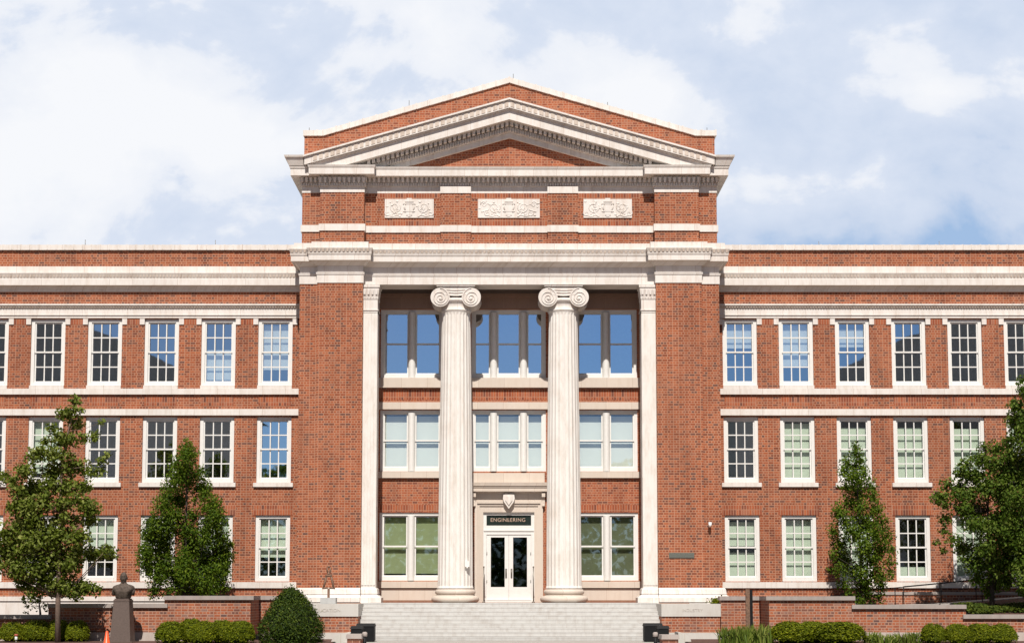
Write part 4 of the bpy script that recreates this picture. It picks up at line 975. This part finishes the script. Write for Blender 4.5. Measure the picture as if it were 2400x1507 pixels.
for i in range(rings - 2):
    for j in range(seg): j2 = (j + 1) % seg; mb.face((o + i * seg + j, o + i * seg + j2, o + (i + 1) * seg + j2, o + (i + 1) * seg + j), 0, True)
mb.face([o + j for j in reversed(range(seg))], 0, True); mb.face([o + (rings - 2) * seg + j for j in range(seg)], 0, True)
for s in (-1, 1): mb.ball((s * 8.3 * k, 0, hc - .01), (.018, .035, .055), 8, 6)
mb.build('head', M['bronze'], bust)

# ------------------------------------------------------------------ plants
rng = np.random.default_rng(11)
def leaf_mesh(name, centres, normals, size, mat_, aspect=.55, fold=.25):
    n = len(centres); c = np.asarray(centres); nr = np.asarray(normals); nr = nr / np.maximum(1e-6, np.linalg.norm(nr, axis=1, keepdims=True))
    t = rng.normal(size=(n, 3)); t -= nr * (t * nr).sum(1, keepdims=True); t /= np.maximum(1e-6, np.linalg.norm(t, axis=1, keepdims=True)); b = np.cross(nr, t)
    s = (size * rng.uniform(.65, 1.3, n))[:, None]
    v = np.stack([c - t * s * .5, c + b * s * aspect * .5 + nr * s * fold * .4, c + t * s * .5 - nr * s * fold * .3, c - b * s * aspect * .5 + nr * s * fold * .4], 1).reshape(-1, 3)
    me = bpy.data.meshes.new(name); me.vertices.add(4 * n); me.vertices.foreach_set('co', v.ravel())
    me.loops.add(4 * n); me.loops.foreach_set('vertex_index', np.arange(4 * n, dtype=np.int32))
    me.polygons.add(n); me.polygons.foreach_set('loop_start', np.arange(0, 4 * n, 4, dtype=np.int32)); me.polygons.foreach_set('loop_total', np.full(n, 4, dtype=np.int32))
    me.materials.append(mat_); me.update(calc_edges=True); me.validate(); return me
def crown_points(clumps, dens, flat=.8, grow=1.3):
    P_, N_ = [], []
    for (c, r) in clumps:
        r = r * grow; n = max(6, int(dens * r * r)); d = rng.normal(size=(n, 3)); d /= np.linalg.norm(d, axis=1, keepdims=True)
        rad = r * rng.uniform(.05, 1.15, n) ** .75; p = np.asarray(c) + d * rad[:, None] * np.array([1, 1, flat])
        P_.append(p); N_.append(d * .55 + rng.normal(size=(n, 3)) * .65 + np.array([0, -.35, .40]))
    return np.concatenate(P_), np.concatenate(N_)
def tree(label, base_px, base_z, Y, trunk, clumps_px, leafmat, leafsize, dens, bark, r0, spread=.9, group=None, name='broadleaf_tree', limbs=14, flat=.85):
    bx = X(base_px, Y, 1400); T = thing(name, label, 'tree', (bx, Y, base_z), group); k = (Y + DIST) / F; org = np.array([bx, Y, base_z])
    cl = []
    for (px, py, rp) in clumps_px:
        x, z = at(px, py, Y); half = spread
        for rep in range(2 if rp > 16 else 1):
            dy = rng.uniform(-half, half) * (.35 if rp <= 16 else 1)
            cl.append((np.array([x, Y + dy, z]) - org + (rng.normal(size=3) * .3 * rp * k if rep else 0), rp * k * (1.0 if rep == 0 else .8)))
    mb = MB(); tp = [(X(px, Y, py) - bx, 0.0, Z(py, Y) - base_z) for px, py in trunk]; n = len(tp)
    rad = [r0 * (1 - .86 * i / (n - 1)) for i in range(n)]; mb.tube(tp, rad, 10)
    order = rng.permutation(len(cl))[:limbs * 3]
    for i in order:
        c = cl[i][0]; below = [j for j in range(1, n) if tp[j][2] < c[2] - .15]
        if not below: continue
        j = below[-1] if below else 0
        s = np.array(tp[j]); m_ = s * .55 + c * .45 + np.array([0, 0, -.08]); mb.tube([s, m_, c], [max(.010, rad[j] * .38), max(.008, rad[j] * .2), .005], 6)
    mb.build('trunk', bark, T)
    p, q = crown_points(cl, dens, flat); link('crown', leaf_mesh('crown', p, q, leafsize, leafmat), T)
    return T
oak = [(178, 941, 13), (152, 968, 17), (176, 965, 14), (194, 963, 7), (166, 992, 18), (121, 1003, 11), (238, 991, 8), (217, 1020, 14), (193, 1027, 13), (138, 1024, 20), (166, 1030, 18), (104, 1037, 12), (73, 1072, 16), (97, 1065, 18), (128, 1065, 22), (162, 1068, 13), (255, 1067, 8), (242, 1079, 11), (238, 1103, 12), (214, 1110, 14), (183, 1093, 20), (148, 1100, 20), (114, 1100, 24), (69, 1106, 21), (7, 1117, 17), (35, 1127, 14), (45, 1155, 22), (83, 1144, 25), (124, 1141, 24), (162, 1141, 20), (200, 1144, 17), (31, 1186, 18), (66, 1189, 27), (107, 1182, 25), (148, 1179, 18), (183, 1175, 21), (221, 1193, 21), (207, 1217, 18), (166, 1213, 17), (131, 1213, 18), (86, 1213, 26), (45, 1220, 22), (21, 1251, 26), (62, 1251, 30), (107, 1248, 30), (152, 1251, 28), (193, 1262, 23), (214, 1296, 20), (248, 1293, 17), (266, 1303, 8), (180, 1293, 25), (131, 1293, 30), (86, 1293, 32), (41, 1293, 30), (7, 1293, 26), (-30, 1280, 30), (21, 1337, 20), (52, 1334, 26), (93, 1331, 30), (138, 1334, 30), (173, 1324, 18), (193, 1375, 18), (221, 1382, 15), (166, 1375, 23), (131, 1375, 24), (93, 1372, 24), (55, 1369, 19), (-20, 1130, 16), (-30, 1200, 22), (75, 1395, 14), (180, 1395, 14)]
tree('young oak with loose pyramid crown in front of the left garden wall', 135, GZ - .1, -5.9, [(135, 1515), (136, 1400), (138, 1300), (141, 1200), (144, 1100), (160, 1010), (174, 950)], oak, M['oak_leaf'], .145, 1300, M['bark'], .105, .6, 'trees before the facade')
hl = [(440, 1205, 14), (425, 1250, 18), (455, 1248, 16), (435, 1290, 20), (440, 1330, 22), (428, 1172, 9), (420, 1212, 14), (455, 1170, 9), (436, 1044, 12), (446, 1060, 14), (428, 1062, 14), (440, 1085, 20), (414, 1090, 15), (430, 1110, 20), (455, 1112, 16), (474, 1105, 10), (415, 1130, 20), (465, 1140, 20), (440, 1135, 14), (482, 1160, 12), (385, 1160, 17), (410, 1165, 20), (383, 1190, 18), (405, 1205, 18), (395, 1235, 24), (480, 1190, 12), (505, 1185, 18), (515, 1215, 20), (490, 1225, 20), (365, 1240, 22), (350, 1262, 18), (455, 1210, 12), (440, 1240, 16), (515, 1255, 22), (480, 1260, 20), (380, 1275, 26), (350, 1300, 18), (450, 1280, 20), (500, 1295, 26), (528, 1300, 16), (360, 1325, 22), (390, 1320, 22), (430, 1325, 18), (470, 1320, 22), (515, 1335, 22), (375, 1355, 20), (410, 1360, 22), (450, 1365, 22), (490, 1365, 24), (520, 1370, 16), (365, 1385, 14), (395, 1390, 14), (430, 1390, 16), (465, 1392, 16), (500, 1390, 16), (355, 1215, 10), (540, 1275, 8)]
tree('dark columnar hornbeam with split top behind the left garden wall', 434, Z(1404, -1.2), -1.2, [(434, 1406), (434, 1320), (436, 1240), (438, 1150), (440, 1060)], hl, M['hornbeam_leaf'], .105, 2700, M['dark_bark'], .085, .8, 'trees before the facade', 'hornbeam_tree', 14, 1.25)
hr = [(2006, 1046, 10), (2003, 1065, 14), (2018, 1080, 13), (1985, 1085, 13), (2008, 1095, 16), (1978, 1105, 14), (2030, 1110, 13), (2000, 1125, 18), (2040, 1135, 13), (1985, 1140, 14), (2020, 1150, 20), (1990, 1175, 16), (2045, 1160, 15), (1965, 1195, 14), (2010, 1190, 20), (2050, 1195, 17), (1975, 1220, 18), (2030, 1225, 20), (2070, 1225, 15), (1955, 1245, 15), (2000, 1250, 20), (2045, 1255, 20), (2085, 1255, 14), (1975, 1275, 18), (2020, 1285, 22), (2070, 1285, 18), (2092, 1290, 10), (1950, 1300, 10), (1990, 1310, 18), (2045, 1315, 20), (2085, 1320, 13), (1965, 1335, 13), (2010, 1340, 20), (2055, 1350, 18), (1980, 1365, 14), (2025, 1370, 18), (2065, 1372, 13), (1995, 1392, 14), (2035, 1395, 16), (2060, 1398, 12), (2010, 1408, 12), (1945, 1335, 7), (2085, 1345, 9)]
tree('slender open hornbeam behind the right garden wall', 2018, Z(1416, -1.2), -1.2, [(2018, 1416), (2018, 1330), (2014, 1240), (2010, 1150), (2006, 1050)], hr, M['hornbeam_leaf'], .105, 2500, M['dark_bark'], .065, .7, 'trees before the facade', 'hornbeam_tree', 14, 1.2)
ra = [(2310, 1048, 14), (2340, 1050, 20), (2300, 1075, 20), (2265, 1085, 14), (2330, 1090, 26), (2252, 1105, 18), (2285, 1115, 22), (2250, 1135, 16), (2215, 1135, 14), (2310, 1140, 30), (2205, 1165, 18), (2235, 1160, 16), (2270, 1160, 24), (2345, 1150, 28), (2215, 1185, 14), (2220, 1215, 16), (2255, 1195, 18), (2300, 1190, 28), (2350, 1200, 30), (2270, 1230, 22), (2320, 1240, 30), (2213, 1245, 11), (2230, 1265, 15), (2195, 1272, 8), (2260, 1280, 18), (2210, 1290, 8), (2300, 1285, 28), (2350, 1270, 30), (2260, 1310, 14), (2290, 1325, 24), (2335, 1330, 30), (2300, 1360, 18), (2330, 1375, 18), (2360, 1360, 22), (2320, 1395, 10)]
tree('spreading young ash with reaching left branches behind the right garden wall', 2325, Z(1420, -1.8), -1.8, [(2325, 1425), (2325, 1380), (2320, 1300), (2315, 1200), (2320, 1080)], ra, M['ash_leaf'], .13, 1500, M['dark_bark'], .11, .8, 'trees before the facade', 'ash_tree')
rb = [(2398, 892, 12), (2388, 920, 18), (2412, 930, 24), (2385, 955, 18), (2400, 975, 24), (2376, 985, 14), (2385, 1010, 22), (2415, 1010, 30), (2370, 1030, 16), (2395, 1045, 28), (2365, 1065, 18), (2390, 1085, 30), (2430, 1080, 40), (2370, 1110, 26), (2400, 1130, 34), (2440, 1150, 40), (2375, 1170, 30), (2410, 1195, 36), (2370, 1215, 26), (2400, 1245, 34), (2440, 1240, 40), (2375, 1265, 30), (2410, 1290, 34), (2370, 1310, 26), (2395, 1330, 30), (2440, 1320, 40), (2380, 1360, 22), (2410, 1375, 24), (2450, 1000, 40), (2350, 1130, 16), (2350, 1240, 18)]
tree('tall dense tree cut by the right edge of the picture', 2425, Z(1438, -3.0), -3.0, [(2425, 1440), (2425, 1300), (2420, 1150), (2410, 1000), (2400, 900)], rb, M['ash_leaf'], .13, 1700, M['dark_bark'], .16, 1.0, 'trees before the facade', 'ash_tree')
sb = [(58, 1405, 8), (66, 1420, 9), (80, 1410, 10), (95, 1400, 10), (104, 1418, 8), (88, 1425, 7), (112, 1430, 6), (60, 1433, 5)]
tree('small dark leggy shrub peeping over the lowest left garden wall', 95, Z(1446, -2.5), -2.5, [(95, 1446), (93, 1420), (88, 1395)], sb, M['hornbeam_leaf'], .11, 900, M['dark_bark'], .05, .3, None, 'leggy_shrub', 4)

# clipped boxwoods: three meshes shared by copies
def shrub_mesh(rx, ry, h, n, leafmat, size, lumps=10, cone=0.0):
    d = rng.normal(size=(n, 3)); d[:, 2] = np.abs(d[:, 2]) - .25 * rng.random(n); d /= np.linalg.norm(d, axis=1, keepdims=True)
    ax = rng.normal(size=(lumps, 3)); ax /= np.linalg.norm(ax, axis=1, keepdims=True)
    bump = 1 + .07 * (np.max(d @ ax.T, axis=1) ** 6) - .05 * np.abs(np.sin(d @ ax[0] * 9) * np.sin(d @ ax[1] * 8)) + rng.normal(size=n) * (.022 if not cone else .045)
    rr = bump * np.where(rng.random(n) < .3, rng.uniform(.75, 1, n), 1.0) * np.where(rng.random(n) < .05, rng.uniform(1.02, 1.13, n), 1.0)
    z = np.clip(d[:, 2], -.35, 1); sq = np.sqrt(np.maximum(1e-4, 1 - z * z)); 
    prof = np.where(z > 0, sq ** (.72 + cone), 1 - .25 * z * z)
    if cone: z = rng.uniform(-.35, 1, n) ; hr = z * .74 + .26; prof = np.minimum(1, np.maximum(0, (1 - hr) / .72)) ** .58 * np.where(hr < .28, .93 + .25 * hr, 1)
    hd = d[:, :2] / np.maximum(1e-4, np.linalg.norm(d[:, :2], axis=1, keepdims=True))
    p = np.stack([hd[:, 0] * prof * rx * rr, hd[:, 1] * prof * ry * rr, (z * .74 + .26) * h * (1 + (rr - 1) * .7)], 1)
    return leaf_mesh('foliage', p, d + rng.normal(size=(n, 3)) * .55, size, leafmat, .6)
BOXM = [shrub_mesh(.44, .44, .84, 6500, M['box_leaf'], .055) for _ in range(3)]
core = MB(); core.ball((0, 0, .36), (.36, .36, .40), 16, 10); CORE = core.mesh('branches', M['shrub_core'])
def boxwood(px, top, rpx, Y, label, group, i):
    k = (Y + DIST) / F; h = Z(top, Y) - GZ
    r = thing('boxwood_shrub', label, 'shrub', (X(px, Y, 1480), Y, GZ), group); r.scale = (rpx * k / .44, rpx * k / .44 * .95, h / .84); r.rotation_euler.z = 0
    f = link('foliage', BOXM[i % 3], r); f.rotation_euler.z = i * 1.7; link('branches', CORE, r)
G1, G2, G3, G4 = 'boxwoods behind the oak', 'boxwoods before the left garden wall', 'boxwoods beside the dark post', 'boxwoods at the far right'
for i, (px, top, rp, Y, lab, gp) in enumerate([
    (30, 1459, 32, -5.05, 'leftmost clipped round boxwood, beside the garden lamp', G1), (84, 1453, 34, -5.0, 'clipped round boxwood between the leftmost boxwood and the oak trunk', G1), (137, 1452, 26, -4.95, 'round boxwood half hidden behind the oak trunk', G1), (181, 1456, 27, -5.1, 'clipped round boxwood just right of the oak trunk', G1),
    (400, 1456, 33, -6.4, 'round boxwood at the left end of the row beside the bust', G2), (447, 1450, 30, -5.8, 'taller boxwood second from the bust, set back in its row', G2), (478, 1457, 32, -6.6, 'boxwood in the middle of the row right of the bust', G2), (520, 1453, 31, -6.0, 'boxwood left of the end one in the row beside the conical yew', G2), (562, 1455, 34, -6.5, 'boxwood at the end of its row nearest the conical yew', G2),
    (1853, 1458, 48, -6.3, 'broad boxwood nearest the dark post', G3), (1905, 1456, 36, -5.7, 'boxwood set back between two broad ones right of the dark post', G3), (1965, 1457, 58, -6.3, 'broadest boxwood at the right end of its row, left of the iris clumps', G3),
    (2188, 1463, 29, -6.4, 'round boxwood right after the iris clumps', G4), (2244, 1462, 31, -6.5, 'boxwood second from the iris clumps in the far right row', G4), (2298, 1461, 36, -6.2, 'wider boxwood third from the iris clumps in the far right row', G4), (2350, 1463, 31, -6.3, 'last boxwood at the far right end of the row', G4)]):
    boxwood(px, top, rp, Y, lab, gp, i)
YY = -5.8; ky = (YY + DIST) / F; r = thing('conical_yew', 'big dark green conical yew bush left of the steps', 'shrub', (X(683, YY, 1480), YY, GZ)); hy = Z(1383, YY) - GZ
link('foliage', shrub_mesh(72 * ky, 72 * ky, hy, 17000, M['yew_leaf'], .07, 14, .16), r)
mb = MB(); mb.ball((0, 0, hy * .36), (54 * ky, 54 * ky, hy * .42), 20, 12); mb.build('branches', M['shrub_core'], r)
# iris clumps
def iris_mesh(rx, ry, h, n):
    mb = MB()
    for _ in range(n):
        x, y = rng.uniform(-rx, rx), rng.uniform(-ry, ry); a = rng.uniform(0, math.pi); hh_ = h * rng.uniform(.6, 1.1); lx, ly = rng.normal() * .10, rng.normal() * .10; w0 = .020
        ca, sa = math.cos(a) * w0, math.sin(a) * w0; o = len(mb.v); bend = rng.random() < .35
        for t, ww in ((0, 1), (.5, 1.1), (.85, .7), (1, .05)):
            q = t * t * (2.2 if bend else 1); zz_ = hh_ * (t - (.3 * max(0, t - .6) if bend else 0))
            mb.v += [(x + lx * q - ca * ww, y + ly * q - sa * ww, zz_), (x + lx * q + ca * ww, y + ly * q + sa * ww, zz_)]
        for i in range(3): mb.face((o + 2 * i, o + 2 * i + 1, o + 2 * i + 3, o + 2 * i + 2), 0, True)
    return mb.mesh('iris_clump', M['iris_leaf'])
IR = [iris_mesh(.36, .3, .62, 150), iris_mesh(.28, .25, .55, 90)]
for i, (px, Y, s, lab) in enumerate(((1712, -6.4, 1.0, 'iris clump nearest the right cheek block'), (1742, -6.6, 1.06, 'iris clump in front of the dark post'), (1783, -6.3, 1.1, 'iris clump between the dark post and the broad boxwoods'), (2045, -6.2, .9, 'iris clump touching the broadest boxwood'), (2085, -6.5, .75, 'lowest middle iris clump in the right border'), (2115, -6.2, .85, 'iris clump right of the lowest one in the right border'), (2145, -6.3, .9, 'iris clump left of the far right boxwoods'))):
    o = link('iris_clump', IR[0 if i < 3 else 1], None, (X(px, Y, 1480), Y, GZ)); o.scale = (s * (1.0 if i < 3 else 1.1), s, s * (1.0 if i < 3 else .85)); o.rotation_euler.z = i * .9
    tag(o, lab, 'plant', 'iris clumps')
# ground cover behind the lowest right wall, tuft beside the right cheek block
n = 9000; x0, x1 = X(2262, -3.4, 1430), X(2600, -3.4, 1430)
p = np.stack([rng.uniform(x0, x1, n), rng.uniform(YN + .6, -1.6, n), np.zeros(n)], 1); p[:, 2] = Z(1439, YN) + (p[:, 1] - YN) / 3.8 * .40 - .03 + rng.random(n) * .13 + .05 * np.sin(p[:, 0] * 3) * np.sin(p[:, 1] * 2.3)
tag(link('ground_cover', leaf_mesh('ground_cover', p, rng.normal(size=(n, 3)) * .5 + np.array([0, -.2, 1]), .11, M['cover_leaf'])), kind='stuff')
x, z = at(1681, 1413, -1.6); n = 420
p = rng.normal(size=(n, 3)) * np.array([.13, .15, .08]) + np.array([0, 0, .08]); p[:, 2] = np.abs(p[:, 2])
o = link('leafy_tuft', leaf_mesh('leafy_tuft', p, rng.normal(size=(n, 3)) + np.array([0, 0, .8]), .09, M['box_leaf']), None, (x, -1.6, Z(1414, -1.6))); tag(o, 'small bright green tuft on the cheek block lettered INDUSTRY', 'plant')

# ------------------------------------------------------------------ across the lawn: what the windows mirror
def far_hall(sg, label):
    y = -95.0; r = thing('facing_hall', label, 'building', (sg * 52.0, y, GZ), 'halls facing across the lawn')
    e = 28.5 if sg < 0 else 23.6
    P_ = lambda pts: [(sg * (x - 52.0), z - GZ) for x, z in pts][::sg]
    mb = MB(); mb.poly_y(P_([(e, GZ - .3), (80, GZ - .3), (80, 19.5), (e, 19.5)]), -16, 0); mb.build('wall', M['farwall'], r)
    mb = MB(); mb.poly_y(P_([(e - .8, 19.5), (81, 19.5), (70, 27.0), (56, 29.5), (47, 29), (40, 26.5), (34, 23.5)]), -16.6, .6); mb.build('roof', M['roofing'], r)
    mb = MB(); mb.poly_y(P_([(58, 28), (61, 28), (61, 33), (58, 33)]), -6, -3); mb.build('chimney', M['farwall'], r)
far_hall(-1, 'dim hip roofed hall across the lawn mirrored in the upper left windows')
far_hall(1, 'dim hip roofed hall across the lawn mirrored in the upper right windows')
n = 34000
p = np.stack([rng.uniform(-190, 190, n), rng.uniform(-172, -160, n), np.zeros(n)], 1); top = 17 + 3.5 * np.sin(p[:, 0] * .11) + 2.0 * np.sin(p[:, 0] * .37 + 1)
p[:, 2] = GZ + top * rng.random(n) ** .8
tag(link('distant_trees', leaf_mesh('distant_trees', p, rng.normal(size=(n, 3)) + np.array([0, .8, .6]), 1.5, M['hornbeam_leaf'])), kind='stuff')
